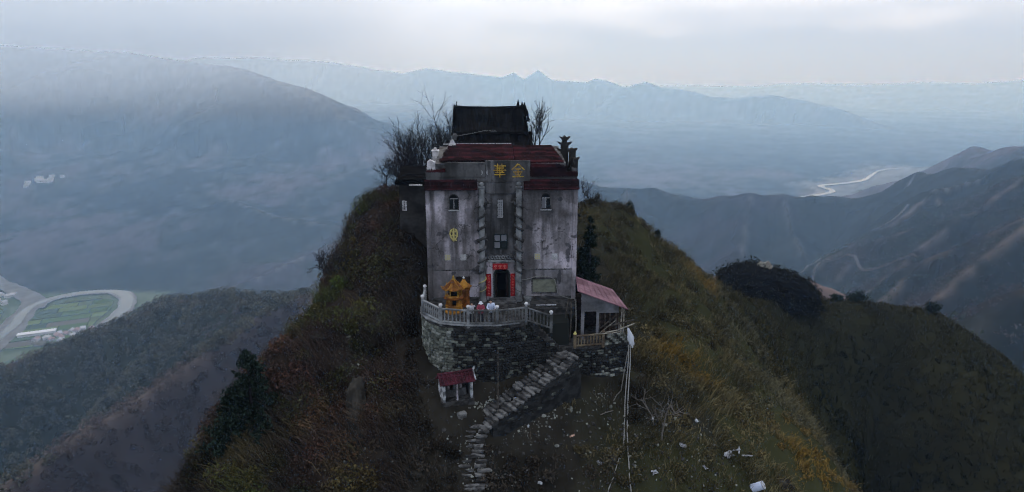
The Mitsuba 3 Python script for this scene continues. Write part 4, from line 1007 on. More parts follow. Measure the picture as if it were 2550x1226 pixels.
part(shed, 'wall', panel([(5.36, -2.35), (5.58, -2.35), (5.58, -.30), (6.42, -.30), (6.42, -2.35), (6.60, -2.35), (6.60, -.42), (7.95, -.42), (7.95, .22), (5.36, 1.20)], -2.75, -2.63), 'grey_board', label='grey boarded front of the shed')
part(shed, 'side_wall', box(7.86, 7.98, -2.62, 0, -2.35, .18, .02), 'dark_wood')
part(shed, 'back_wall', box(5.36, 7.85, -.1, 0, -2.35, .15, .02), 'dark_wood')
part(shed, 'infill', box(6.61, 7.85, -2.45, -2.38, -2.35, -.42, .02), 'dark_wood')
for k, (x, w) in enumerate(((6.68, .05), (7.05, .04), (7.4, .05), (7.82, .07))):
    part(shed, 'post', box(x - w, x + w, -2.62, -2.5, -2.35, -.42, .015), 'timber')
part(shed, 'prop', tube([(7.98, -3.3, -2.35), (8.06, -3.35, .15)], .05, 6), 'pale_timber')
part(shed, 'prop', tube([(8.22, -3.4, -2.2), (8.16, -3.42, .12)], .035, 6), 'pale_timber')
part(shed, 'brace', tube([(6.65, -2.66, -1.65), (7.8, -2.7, -.62)], .05, 6), 'timber')
part(shed, 'brace', tube([(6.7, -2.7, -1.9), (7.75, -2.72, -1.0)], .035, 6), 'pale_timber')
for lab, pts, r, m in (('long pale pole sticking out right of the shed over the parapet', [(6.75, -3.75, -1.50), (7.7, -3.78, -1.30), (8.85, -3.8, -.82)], .045, 'pale_timber'),
                       ('dark pole lying above the long pale pole by the shed', [(6.9, -3.6, -1.15), (7.9, -3.62, -.85), (8.8, -3.65, -.60)], .05, 'timber'),
                       ('thin bleached pole resting along the brown railing', [(6.1, -3.98, -1.47), (7.3, -3.95, -1.44), (8.0, -3.95, -1.30)], .03, 'pale_timber')):
    solo('timber_pole', tube(pts, r, 6), m, lab, 'pole', smooth=True)
for k, (lab, x0, x1) in enumerate((('leftmost of the poles leaning on the temple corner above the landing', 3.95, 4.50), ('middle one of the poles leaning on the temple corner above the landing', 4.55, 4.72), ('rightmost of the poles leaning on the temple corner above the landing', 4.95, 5.02), )):
    solo('leaning_pole', tube([(x0, -3.1, -2.35), ((x0 + x1) / 2 + .05, -2.6, -.9), (x1, -2.3, .45)], .035 if k != 1 else .05, 6), 'timber' if k != 2 else 'rope', lab, 'pole', smooth=True)
solo('thin_pole', tube([(-.50, -7.85, -5.9), (-.50, -7.82, -3.0), (-.49, -7.80, -.95)], .035, 6), 'timber', 'thin upright pole in front of the terrace wall', 'pole', smooth=True)
# plastic sheet and hoses
n = 14
u, v = np.meshgrid(np.linspace(0, 1, n), np.linspace(0, 2 * np.pi, 11)[:-1], indexing='ij')
rr = (.05 + .17 * np.sin(np.clip(u * 1.1, 0, 1) * np.pi) ** .7 * (.55 + .6 * u)) * (1 + .35 * np.sin(v * 3 + u * 5) + .2 * np.sin(v * 5 - u * 9))
sv = np.stack([8.42 + .38 * u + rr * np.cos(v), -3.75 + .0 * u + .6 * rr * np.sin(v), -1.15 - 1.45 * u], -1).reshape(-1, 3)
i, j = np.meshgrid(np.arange(n - 1), np.arange(10), indexing='ij')
q = np.stack([i * 10 + j, i * 10 + (j + 1) % 10, (i + 1) * 10 + (j + 1) % 10, (i + 1) * 10 + j], -1).reshape(-1, 4)
solo('plastic_sheet', (sv, q), 'coat_white', 'crumpled white plastic sheet hanging from the pole end by the shed', 'sheet', smooth=True)
G = lambda x, y, d=.06: (x, y, gz(x, y) + d)
solo('hose', tube([(8.62, -3.78, -2.35), (8.60, -4.1, -3.4), (8.35, -5.0, -4.55), G(8.2, -5.6), G(8.05, -6.4), G(7.85, -7.2), G(7.7, -8.0), G(7.55, -9), G(7.4, -10), G(7.25, -11), G(7.2, -12), G(7.1, -13.4)], .04, 6), 'cable', 'right one of the two long pale hoses running down from the plastic sheet', 'hose', smooth=True)
solo('hose', tube([(8.50, -3.78, -2.35), (8.46, -4.1, -3.4), (8.18, -5.0, -4.5), G(8.0, -5.6), G(7.85, -6.4), G(7.66, -7.2), G(7.5, -8.0), G(7.35, -8.6), G(7.0, -8.8), G(6.9, -9.0)], .035, 6), 'cable', 'left one of the two long pale hoses, ending with a kink on the slope', 'hose', smooth=True)
solo('hose', tube([G(6.9, -9.5), G(6.65, -10.1), G(6.3, -10.9), G(5.9, -11.6), G(5.5, -12.6)], .03, 6), 'cable', 'thin pale hose slanting to the bottom edge left of the long hose', 'hose', smooth=True)
solo('hose', tube([(8.44, -3.9, -2.8), (8.2, -4.3, -3.8), G(7.9, -4.75), G(7.55, -5.1), G(7.25, -5.5)], .03, 6), 'rope', 'short dull hose splitting off to the left below the plastic sheet', 'hose', smooth=True)
solo('stick', tube([G(6.2, -6.6), G(6.6, -6.45, .12), G(7.1, -6.2)], .03, 5), 'dead_wood', 'bare stick lying left of the long hoses', 'stick')

bur = thing('incense_burner', 'orange pagoda-shaped incense burner with a curved tiled roof on the terrace', 'incense burner')
BX = dict(loc=(-3.38, -2.55, -.25), rotz=.12, scale=1.0)
bp = lambda n, m, mat, par=bur, **k: part(par, n, xf(m, **BX), mat, **k)
hexa = lambda pr, n=6: lathe(pr, n)
bp('base', hexa([(0, 0), (.66, 0), (.68, .10), (.60, .14), (.55, .42), (.60, .47), (.62, .52), (0, .52)]), 'orange')
bd = bp('body', hexa([(0, .524), (.46, .524), (.46, 1.0), (0, 1.0)]), 'orange')
bp('fire_door', box(-.13, .13, -.46, -.39, .60, .94, .02), 'void', bd)
for q in range(6):
    a = q * math.pi / 3
    bp('corner_post', tube([(.49 * math.cos(a), .49 * math.sin(a), .53), (.49 * math.cos(a), .49 * math.sin(a), 1.0)], .045, 6), 'orange', bd)
def flared(r0, r1, z0, z1, lift, n=6, m=7):
    pts = []
    for i_ in range(m):
        t = i_ / (m - 1)
        r = r0 + (r1 - r0) * t
        for k in range(n * 4):
            a = k * 2 * math.pi / (n * 4)
            corner = abs(((k % 4) - 0) if (k % 4) <= 2 else (4 - k % 4)) / 2
            rr_ = r * (1 - .11 * corner * t)
            pts.append((rr_ * math.cos(a), rr_ * math.sin(a), z0 + (z1 - z0) * (1 - (1 - t) ** 1.7) + lift * (1 - corner) ** 2 * t ** 3))
    pts = np.array(pts); w = n * 4
    i2, j2 = np.meshgrid(np.arange(m - 1), np.arange(w), indexing='ij')
    qd = np.stack([i2 * w + j2, i2 * w + (j2 + 1) % w, (i2 + 1) * w + (j2 + 1) % w, (i2 + 1) * w + j2], -1).reshape(-1, 4)
    f = np.vstack([qd[:, [0, 1, 2]], qd[:, [0, 2, 3]]])
    return np.vstack([pts, pts - [0, 0, .05]]), np.vstack([f, f[:, ::-1] + len(pts)])
bp('lower_eave', flared(.40, .70, 1.20, 1.04, .08), 'orange_dark')
bp('lantern_floor', hexa([(0, 1.14), (.62, 1.14), (.62, 1.22), (0, 1.22)]), 'orange')
bp('lantern_dark', hexa([(.36, 1.224), (.36, 1.62), (0, 1.62)]), 'void')  # black solid stands in for the darkness inside the open lantern
for q in range(6):
    a = q * math.pi / 3
    bp('lantern_post', tube([(.52 * math.cos(a), .52 * math.sin(a), 1.224), (.52 * math.cos(a), .52 * math.sin(a), 1.64)], .035, 6), 'gold')
rf = bp('upper_roof', flared(.10, .82, 2.28, 1.70, .10), 'orange')
for q in range(6):
    a = q * math.pi / 3
    bp('roof_hip', tube([(r_ * math.cos(a), r_ * math.sin(a), z_) for r_, z_ in ((.12, 2.31), (.4, 1.98), (.62, 1.80), (.82, 1.84), (.88, 1.92))], [.03, .04, .04, .035, .015], 6), 'orange', rf)
    for w_ in (-.18, 0, .18):
        a2 = a + math.pi / 6 + w_
        bp('tile_row', tube([(r_ * math.cos(a2), r_ * math.sin(a2), z_) for r_, z_ in ((.16, 2.26), (.42, 1.93), (.72, 1.73))], .022, 5), 'orange_dark', rf)
bp('gourd_finial', lathe([(.08, 2.26), (.12, 2.34), (.06, 2.42), (.09, 2.48), (.03, 2.56), (0, 2.66)], 10), 'gold')
B2 = dict(loc=(-2.72, -1.3, -.25), rotz=-.1)
sb = thing('incense_burner', 'smaller orange burner roof half hidden behind the orange pagoda', 'incense burner')
part(sb, 'body', xf(lathe([(0, 0), (.40, 0), (.40, 1.35), (0, 1.35)], 6), **B2), 'orange_dark')
part(sb, 'roof', xf(flared(.08, .58, 1.95, 1.45, .08), **B2), 'orange')
part(sb, 'finial', xf(lathe([(.05, 1.98), (.09, 2.06), (.04, 2.12), (0, 2.22)], 8), **B2), 'white_paint')
solo('stone_urn', lathe([(0, -.25), (.20, -.25), (.14, -.10), (.26, .10), (.28, .28), (.22, .33), (.2, .25), (0, .25)], 12, (1.75, -1.2, 0)), 'rail_white', 'round grey urn on the terrace right of the door', 'urn', smooth=40)
for k, (x, y, w) in enumerate(((2.9, -1.6, .5), (3.4, -1.8, .35), (2.55, -2.0, .25))):
    solo('pale_plank', xf(box(-w, w, -.06, .06, 0, .05, .01), (x, y, -.2 + .07 * k), .1 * k), 'litter_white', ('long pale plank lying on the terrace under the olive board', 'short pale plank at the right of the pile under the olive board', 'little pale plank at the left of the pile under the olive board')[k], 'plank')


# ------------------------------------------------------------------ the three people at the balustrade
import manifold3d as m3
def bone(a, b, ra, rb):
    s = lambda p, r: m3.Manifold.sphere(r, 16).translate(tuple(map(float, p)))
    return m3.Manifold.batch_hull([s(a, ra), s(b, rb)])
def blob(bones, edge=.035, it=6):
    m = m3.Manifold.batch_boolean(bones, m3.OpType.Add).refine_to_length(edge).to_mesh()
    t = trimesh.Trimesh(m.vert_properties[:, :3], m.tri_verts)
    trimesh.smoothing.filter_taubin(t, iterations=it)
    return tm(t)


def person(label, x, y, z, H, face, lean, coat, hands, hat=None, hair_long=False, tilt=0.0):
    k = H / 1.7
    p = thing('person', label, 'person', 'people standing at the balustrade')
    J = {n: np.array(v) * k for n, v in dict(
        hip=(0, .05, .92), chest=(0, .05 - lean, 1.30), neck=(0, .03 - lean * 1.25, 1.44), head=(tilt * .06, -.02 - lean * 1.4, 1.585),
        sl=(-.19, .04 - lean * 1.15, 1.375), sr=(.19, .04 - lean * 1.15, 1.375), hl=(-.095, .05, .90), hr=(.095, .05, .90),
        kl=(-.10, .02, .49), kr=(.11, .03, .49), al=(-.11, .06, .09), ar=(.12, .07, .09)).items()}
    hands = [np.array(h) * k for h in hands]
    elb = [(J['sl'] + hands[0]) / 2 + np.array([-.10, .09, -.09]) * k, (J['sr'] + hands[1]) / 2 + np.array([.10, .09, -.09]) * k]
    body, clothes, legs, shoes = [], [], [], []
    hd = J['head']
    body += [bone(hd + np.array([0, .01, .03]) * k, hd + np.array([0, .015, .035]) * k, .095 * k, .098 * k), bone(hd + np.array([0, -.03, -.04]) * k, hd + np.array([0, -.045, -.085]) * k, .065 * k, .045 * k), bone(J['neck'], hd + np.array([0, .02, -.03]) * k, .06 * k, .055 * k),
             bone(hd + np.array([0, -.095, .01]) * k, hd + np.array([0, -.118, -.025]) * k, .012 * k, .019 * k)]
    for sx in (-1, 1):
        body.append(bone(hd + np.array([.093 * sx, .015, .01]) * k, hd + np.array([.098 * sx, .018, -.03]) * k, .02 * k, .014 * k))
    body += [bone(J['hip'], J['chest'], .13 * k, .14 * k), bone(J['chest'], J['neck'], .12 * k, .06 * k), bone(J['sl'], J['sr'], .06 * k, .06 * k)]
    for s, e, h, sx in ((J['sl'], elb[0], hands[0], -1), (J['sr'], elb[1], hands[1], 1)):
        body += [bone(s, e, .05 * k, .04 * k), bone(e, h, .038 * k, .026 * k)]
        d = (h - e) / np.linalg.norm(h - e)
        side = np.array([-sx, 0, 0.0]); palm = h + d * .05 * k
        body.append(bone(h, palm, .027 * k, .033 * k))
        for f in range(4):
            r0 = palm + side * (.024 - .016 * f) * k + d * .02 * k
            L = (.055, .068, .064, .048)[f] * k
            m0 = r0 + d * L * .5 + np.array([0, -.004, -.006]) * k
            body += [bone(r0, m0, .010 * k, .009 * k), bone(m0, m0 + (d * .55 + np.array([0, 0, -.8])) * L * .5, .009 * k, .008 * k)]
        t0 = h + side * .026 * k + d * .015 * k
        body.append(bone(t0, t0 + (d * .6 + side * .7) * .045 * k, .011 * k, .009 * k))
        clothes += [bone(s, e, .066 * k, .056 * k), bone(e, e + (h - e) * .86, .054 * k, .042 * k)]
    clothes += [bone(J['hip'] + np.array([-.06, 0, -.08]) * k, J['chest'] + np.array([-.06, 0, 0]) * k, .145 * k, .145 * k), bone(J['hip'] + np.array([.06, 0, -.08]) * k, J['chest'] + np.array([.06, 0, 0]) * k, .145 * k, .145 * k), bone(J['sl'], J['sr'], .085 * k, .085 * k), bone(J['chest'], J['neck'], .15 * k, .075 * k)]
    for hj, kj, aj in (('hl', 'kl', 'al'), ('hr', 'kr', 'ar')):
        body += [bone(J[hj], J[kj], .085 * k, .058 * k), bone(J[kj], J[aj], .055 * k, .04 * k)]
        legs += [bone(J[hj], J[kj], .102 * k, .072 * k), bone(J[kj], J[aj] + np.array([0, 0, -.02]) * k, .07 * k, .056 * k)]
        shoes.append(bone(J[aj] + np.array([0, .03, -.045]) * k, J[aj] + np.array([0, -.13, -.055]) * k, .046 * k, .036 * k))
    put = lambda m: xf(m, (x, y, z), face)
    part(p, 'body', put(blob(body, .03, 3)), 'skin', smooth=True)
    part(p, 'coat', put(blob(clothes, .04)), coat, smooth=True)
    part(p, 'trousers', put(blob(legs, .05)), 'trousers', smooth=True)
    part(p, 'shoes', put(blob(shoes, .04)), 'shoe', smooth=True)
    eyes = [tm(trimesh.creation.icosphere(1, .011 * k).apply_translation(hd + np.array([sx * .035, -.088, .02]) * k)) for sx in (-1, 1)]
    part(p, 'eyes', put(join(*eyes)), 'hair', smooth=True)
    part(p, 'mouth', put(tube([hd + np.array([-.025, -.092, -.062]) * k, hd + np.array([0, -.099, -.066]) * k, hd + np.array([.025, -.092, -.062]) * k], .006 * k, 5)), 'faded_ink')
    if hat:
        c = hd + np.array([0, .015, .05]) * k
        part(p, 'hat', put(join(lathe([(0, .125 * k), (.07 * k, .115 * k), (.108 * k, .07 * k), (.118 * k, .0), (.120 * k, -.015 * k), (.20 * k, -.045 * k), (.20 * k, -.055 * k), (.112 * k, -.03 * k)], 16, c))), hat, smooth=40)
        part(p, 'hair', put(blob([bone(hd + np.array([0, .055, .0]) * k, hd + np.array([0, .06, -.09]) * k, .075 * k, .06 * k)], .05, 2)), 'hair', smooth=True)
    else:
        hb = [bone(hd + np.array([0, .03, .045]) * k, hd + np.array([0, .04, .03]) * k, .106 * k, .104 * k)]
        if hair_long: hb.append(bone(hd + np.array([0, .06, 0]) * k, hd + np.array([0, .08, -.16]) * k, .09 * k, .06 * k))
        m = m3.Manifold.batch_boolean(hb, m3.OpType.Add) - m3.Manifold.cube((.4 * k, .2 * k, .3 * k), True).translate(tuple(hd + np.array([0, -.155, -.085]) * k))
        mm = m.refine_to_length(.04).to_mesh(); t = trimesh.Trimesh(mm.vert_properties[:, :3], mm.tri_verts); trimesh.smoothing.filter_taubin(t, iterations=3)
        part(p, 'hair', put(tm(t)), 'hair', smooth=True)
    return p


person('leftmost person at the balustrade, in a white top, one hand raised to the face', -2.14, -4.66, -.25, 1.38, .15, .10, 'coat_white', [(-.20, -.34, 1.22), (.10, -.26, 1.50)], hair_long=True)
person('person in a red coat and a round white hat in the middle at the balustrade', -1.53, -4.70, -.25, 1.42, -.05, .06, 'coat_red', [(-.19, -.34, 1.18), (.19, -.34, 1.18)], hat='coat_white')
person('rightmost person at the balustrade, in a pale blue jacket leaning on the rail', -.88, -4.68, -.25, 1.56, .25, .10, 'coat_blue', [(-.24, -.38, 1.10), (.20, -.38, 1.10)], tilt=-1)


# ------------------------------------------------------------------ plants
def bare_branches(base, direction, length, radius, levels, r, spread=.5, n=3, up=.25, out=None):
    out = [] if out is None else out
    pts, d, p = [np.array(base, float)], np.array(direction, float), np.array(base, float)
    seg = 4
    for k in range(seg):
        d = d + r.normal(0, .13, 3) + np.array([0, 0, up * .25]); d /= np.linalg.norm(d)
        p = p + d * length / seg
        pts.append(p)
    out.append((levels, tube(pts, np.linspace(radius, radius * .55, seg + 1), 5 if levels > 1 else 3, caps=False)))
    if levels > 0:
        for k in range(n + (levels > 1)):
            t = r.uniform(.30, 1.0)
            i = min(int(t * seg), seg - 1)
            q = pts[i] + (pts[i + 1] - pts[i]) * (t * seg - i)
            e = r.normal(0, 1, 3); e -= e @ d * d; e /= np.linalg.norm(e) + 1e-9
            bare_branches(q, d * (1 - spread * .4) + e * spread * r.uniform(.6, 1.2), length * r.uniform(.5, .75), radius * .55, levels - 1, r, spread, n, up, out)
    return out


def bare_tree(name, label, base, stems, length, radius, levels, seed, spread=.5, n=3, group=None, fan=.5, up=.3, mat='bark'):
    r = np.random.default_rng(seed)
    t = thing(name, label, 'bare tree' if 'tree' in name else 'bush', group)
    allb = []
    for k in range(stems):
        a = r.uniform(0, 6.28)
        f = fan * r.uniform(.3, 1.0) if stems > 1 else .06
        bare_branches(np.array(base) + np.array([math.cos(a), math.sin(a), 0]) * .12 * stems ** .5, (math.cos(a) * f, math.sin(a) * f, 1), length * r.uniform(.75, 1.05), radius, levels, r, spread, n, up, allb)
    top = [m for l, m in allb if l == levels]
    for m in top: part(t, 'trunk', m, mat, smooth=True)
    part(t, 'branches', join(*[m for l, m in allb if 0 < l < levels]), mat, smooth=True, kind='stuff')
    part(t, 'twigs', join(*[m for l, m in allb if l == 0]), mat, kind='stuff')
    return t


def leaf_cloud(centres, size, r, squash=.7):
    """Small leaf triangles, one pair per centre."""
    n = len(centres)
    a, b = r.normal(0, 1, (n, 3)), r.normal(0, 1, (n, 3))
    a /= np.linalg.norm(a, axis=1, keepdims=True)
    b -= (a * b).sum(1, keepdims=True) * a; b /= np.linalg.norm(b, axis=1, keepdims=True) + 1e-9
    s = size * r.uniform(.6, 1.3, (n, 1))
    v = np.stack([centres - a * s, centres + b * s * .45, centres + a * s, centres - b * s * .45], 1).reshape(-1, 3)
    k = np.arange(n)[:, None] * 4
    return v, np.vstack([k + [0, 1, 2], k + [0, 2, 3]])


def leaf_colors(n, c0, c1, r): 
    t = np.repeat(r.uniform(0, 1, (n, 1)), 4, axis=0)
    return np.array(c0) * (1 - t) + np.array(c1) * t


def clumped(n, r, rad, clumps=9, tight=.42):
    c = r.normal(0, 1, (clumps, 3)); c /= np.linalg.norm(c, axis=1, keepdims=True)
    c *= r.uniform(.3, .75, (clumps, 1))
    q = c[r.integers(0, clumps, n)] + r.normal(0, tight * .55, (n, 3))
    return q * np.array(rad)


def bush(label, x, y, rad, seed, c0, c1, n=700, leaf=.10, group=None, name='bush'):
    r = np.random.default_rng(seed)
    z = gz(x, y)
    t = thing(name, label, 'bush', group)
    st_ = []
    for k in range(6):
        e = r.normal(0, .5, 3)
        st_.append(tube([(x, y, z - .3), (x + e[0] * rad[0] * .5, y + e[1] * rad[1] * .5, z + rad[2] * .7), (x + e[0] * rad[0], y + e[1] * rad[1], z + rad[2] * 1.5)], [.05, .035, .012], 5))
    part(t, 'stems', join(*st_), 'bark')
    cs = clumped(n, r, rad) + np.array([x, y, z + rad[2] * .8])
    part(t, 'foliage', leaf_cloud(cs, leaf, r), 'leafy', color=leaf_colors(n, c0, c1, r))
    return t


def conifer(label, x, y, h, w, seed, c0, c1, group=None, lean_=0.0, z0=None):
    r = np.random.default_rng(seed)
    z = gz(x, y) if z0 is None else z0
    t = thing('conifer', label, 'evergreen tree', group)
    part(t, 'trunk', tube([(x, y, z - .4), (x + lean_ * .5, y, z + h * .5), (x + lean_, y, z + h * .98)], [.13 * h / 6, .09 * h / 6, .02], 7), 'bark', smooth=True)
    cs, limbs = [], []
    for k in range(int(h * (9 + 3 * w))):
        u = (r.uniform(.04, 1)) ** .9
        a, R_ = r.uniform(0, 6.28), w * (1 - u) ** .75 * r.uniform(.6, 1.1) + .12
        o = np.array([x + lean_ * u, y, z + h * u])
        tip = o + np.array([math.cos(a) * R_, math.sin(a) * R_, -.18 * R_ + .1])
        limbs.append(tube([o, (o + tip) / 2 + [0, 0, .08], tip], [.03, .02, .008], 3, caps=False))
        m = int(26 + 34 * R_)
        s_ = r.uniform(.15, 1.05, m)[:, None]
        cs.append(o + (tip - o) * s_ + r.normal(0, .16, (m, 3)) * (.4 + .5 * s_) * min(1, R_ + .35))
    cs = np.vstack(cs)
    part(t, 'limbs', join(*limbs), 'bark')
    part(t, 'crown', leaf_cloud(cs, .15, r), 'leafy', color=leaf_colors(len(cs), c0, c1, r))
    return t


bare_tree('bare_tree', 'tall bare many-stemmed tree rising behind the left edge of the black roof', (-5.7, 12.4, gz(-5.7, 12.4)), 16, 4.3, .08, 3, 1, .55, 4, fan=.50)
bare_tree('bare_tree', 'spreading bare tree over the roof of the low side wing', (-7.3, 11.5, gz(-7.3, 11.5)), 13, 2.8, .06, 3, 2, .6, 4, fan=.80)
bare_tree('bare_tree', 'small thin bare sapling on the left shoulder of the hill', (-9.75, 12.2, gz(-9.75, 12.2)), 1, 2.0, .07, 3, 5, .75, 4)
bare_tree('bare_tree', 'bare pointed tree rising behind the right end of the black roof', (3.55, 13.0, 8.2), 2, 3.1, .08, 2, 8, .42, 7, fan=.08, up=.3)
bare_tree('bare_tree', 'small bare tree peeping out behind the right corner of the temple', (8.7, 19.0, gz(8.7, 19)), 2, 2.0, .05, 2, 9, .6, 3, fan=.4)
bare_tree('bare_bush', 'dark twiggy bush clinging to the left edge of the hill', (-12.5, 4.6, gz(-12.5, 4.6) - .1), 18, 1.75, .055, 3, 12, .7, 3, fan=1.0, up=.1)
bare_tree('bare_bush', 'bare crooked branches above the twiggy bush on the left edge of the hill', (-11.3, 5.8, gz(-11.3, 5.8)), 3, 1.4, .04, 2, 14, .6, 2, fan=1.1, up=0)
for k, (x, y, h, lab) in enumerate(((-10.6, 10.6, 1.0, 'topmost of the thin bare shrubs along the left skyline of the hill'), (-11.0, 8.6, .9, 'middle one of the thin bare shrubs along the left skyline of the hill'), (-10.9, 7.2, .8, 'lowest of the thin bare shrubs along the left skyline of the hill'))):
    bare_tree('bare_bush', lab, (x, y, gz(x, y) - .05), 7, h, .03, 2, 30 + k, .7, 3, group=None, fan=.9)
bare_tree('fallen_branch', 'bare forked dead branch lying on the scree right of the hoses', (9.75, -8.4, gz(9.75, -8.4) - .1), 1, 2.7, .07, 2, 44, .9, 4, mat='dead_wood')
bare_tree('fallen_branch', 'dead branch leaning left above the forked one on the scree', (10.0, -6.6, gz(10, -6.6) - .1), 2, 2.1, .05, 2, 47, .9, 3, fan=.9, mat='dead_wood')
DK0, DK1 = (.008, .014, .011), (.022, .034, .024)
conifer('dark evergreen standing out from the lower left flank of the hill', -15.9, -7.2, 4.7, 2.2, 3, DK0, DK1)
conifer('dark evergreen just below the first one on the lower left flank', -17.0, -7.9, 3.2, 1.9, 4, DK0, DK1)
conifer('tall dark evergreen against the right side wall of the temple', 7.0, 4.4, 6.9, 1.05, 6, (.006, .011, .008), (.016, .026, .018), z0=-2.1)
conifer('slim dark evergreen between the temple corner and the lean-to', 6.2, 3.1, 5.2, .8, 7, (.006, .011, .008), (.014, .022, .016), z0=-2.4)
bush('dark leafy clump on the crest behind the right corner of the temple', 9.6, 19.6, (1.0, 1.0, .9), 15, (.02, .02, .013), (.05, .042, .025))
bush('larger dark shrub on the skyline of the right ridge', 14.2, 23.6, (.65, .6, .75), 16, DK0, DK1)
bush('low dark shrub right of the larger one on the right ridge', 15.5, 23.8, (.9, .6, .45), 17, DK0, DK1)
bush('little upright shrub standing alone on the right ridge', 17.4, 23.2, (.4, .4, .75), 18, DK0, DK1, 400)
bush('dark shrub on the crest of the grassy hill at its middle', 60.5, 57.0, (2.0, 1.4, 1.1), 19, DK0, DK1, 900, .2)
bush('small dark shrub left of the middle one on the grassy hill crest', 57.4, 57.4, (1.2, 1.0, .8), 20, DK0, DK1, 500, .2)
bush('dark shrub on the right shoulder of the grassy hill', 69.3, 51.0, (1.2, 1.0, 1.2), 21, DK0, DK1, 600, .2)

# ------------------------------------------------------------------ ground cover
def tufts(pts, blades, hgt, wid, r, cfun, lay=.5, flow=None):
    n = len(pts)
    P_ = np.repeat(pts, blades, axis=0)
    m = len(P_)
    a = r.uniform(0, 2 * np.pi, m)
    h = hgt * r.uniform(.5, 1.25, m) * np.repeat(r.uniform(.6, 1.3, n), blades)
    d = np.stack([np.cos(a), np.sin(a)], 1)
    o = P_ + np.concatenate([r.normal(0, .16, (m, 2)) * (hgt / .5), np.zeros((m, 1))], 1)
    bend = d * (h * r.uniform(.3, 1.0, m) * lay)[:, None]
    if flow is not None: bend = bend + flow * (h * .75)[:, None]
    w = np.stack([-d[:, 1], d[:, 0]], 1) * (wid * r.uniform(.6, 1.3, m))[:, None]
    z = lambda q, t: np.concatenate([q, t[:, None]], 1)
    base, mid, tip = o[:, :2], o[:, :2] + bend * .4, o[:, :2] + bend
    zb = o[:, 2] - .12
    v = np.stack([z(base - w, zb), z(base + w, zb), z(mid + w * .8, zb + h * .65), z(mid - w * .8, zb + h * .65), z(tip, zb + h * 1.0)], 1).reshape(-1, 3)
    k = np.arange(m)[:, None] * 5
    f = np.vstack([k + [0, 1, 2], k + [0, 2, 3], k + [3, 2, 4]])
    col = cfun(pts)
    col = np.repeat(np.repeat(col, blades, axis=0) * r.uniform(.6, 1.45, (m, 1)), 5, axis=0)
    return v, f, col


def scatter(n, xr, yr, r, keep):
    x, y = r.uniform(*xr, n), r.uniform(*yr, n)
    k = keep(x, y)
    x, y = x[k], y[k]
    return np.stack([x, y, ground(x, y)], 1)


def clear_of_buildings(x, y):
    b = (np.abs(x) < 5.9) & (y > -5.5) & (y < 11)
    b |= (x > 3.2) & (x < 9.2) & (y > -4.4) & (y < 3)
    b |= (np.abs(x + 2.2) < .8) & (y < -8.4)
    b |= (x > -4.6) & (x < -1.6) & (y > -8.4) & (y < -6)
    t = np.clip(((x - 4.45) * -5.9 + (y + 4.75) * -3.3) / (5.9 ** 2 + 3.3 ** 2), 0, 1)
    b |= np.hypot(x - 4.45 + 5.9 * t, y + 4.75 + 3.3 * t) < .95
    b |= (x < -5.2) & (x > -7.8) & (y > 2.6) & (y < 8.5)
    return ~b


N3 = lambda P_, s, seed: meshkit.fbm(np.stack([P_[:, 0], P_[:, 1], 0 * P_[:, 0]], 1) / s, 3, seed=seed)
def hill_color(P_):
    a, b, c = N3(P_, 4.0, 71), N3(P_, 1.6, 72), N3(P_, 7.0, 73)
    x = P_[:, 0]
    C = lambda *q: np.array(q, float)[None] * 1.55
    brown = C(.026, .021, .016) * (.6 + .9 * b[:, None])
    rust = C(.042, .027, .022) * (.6 + .9 * b[:, None])
    olive = C(.040, .0345, .018) * (.55 + 1.0 * b[:, None])
    straw = C(.085, .068, .032) * (.6 + .8 * b[:, None])
    ochre = C(.135, .085, .020) * (.6 + .8 * b[:, None])
    w = np.clip((x - 5) / 7 + (a - .5) * 2.4, 0, 1)[:, None]
    col = brown * (1 - w) + olive * w
    col = col * (.45 + 1.1 * np.clip((N3(P_, 1.1, 79) - .3) * 2.2, 0, 1))[:, None]
    w = (np.clip((-5.5 - x) / 5, 0, 1) * np.clip((c - .38) * 6, 0, 1))[:, None]
    col = col * (1 - w) + rust * w
    w = np.clip((a - .60) * 6, 0, .8)[:, None] * np.clip(.35 + np.abs(x + 2) / 14, 0, 1)[:, None]
    col = col * (1 - w) + straw * w
    w = np.clip((N3(P_, 3.0, 76) - .58) * 8, 0, .7)[:, None] * np.clip((-6 - x) / 4, 0, 1)[:, None]
    col = col * (1 - w) + C(.05, .058, .018) * w
    col = col * (1 + .35 * np.clip((x - 6) / 5, 0, 1))[:, None]
    w = np.clip((x - 19.5) / 3 + (a - .5) * 2, 0, .8)[:, None] * np.clip((30 - x) / 3, 0, 1)[:, None]
    col = col * (1 - w) + C(.075, .070, .042) * (.6 + .7 * b[:, None]) * w
    for (ox, oy, R_) in ((13.9, 1.2, 2.3), (23.3, -2.4, 3.2), (21.5, -5.5, 2.4), (-15.6, -1.8, .8), (21.0, 18.5, 2.0)):
        w = np.clip(1.4 - np.hypot(x - ox, P_[:, 1] - oy) / R_ - (b - .5), 0, .85)[:, None]
        col = col * (1 - w) + ochre * w
    return col


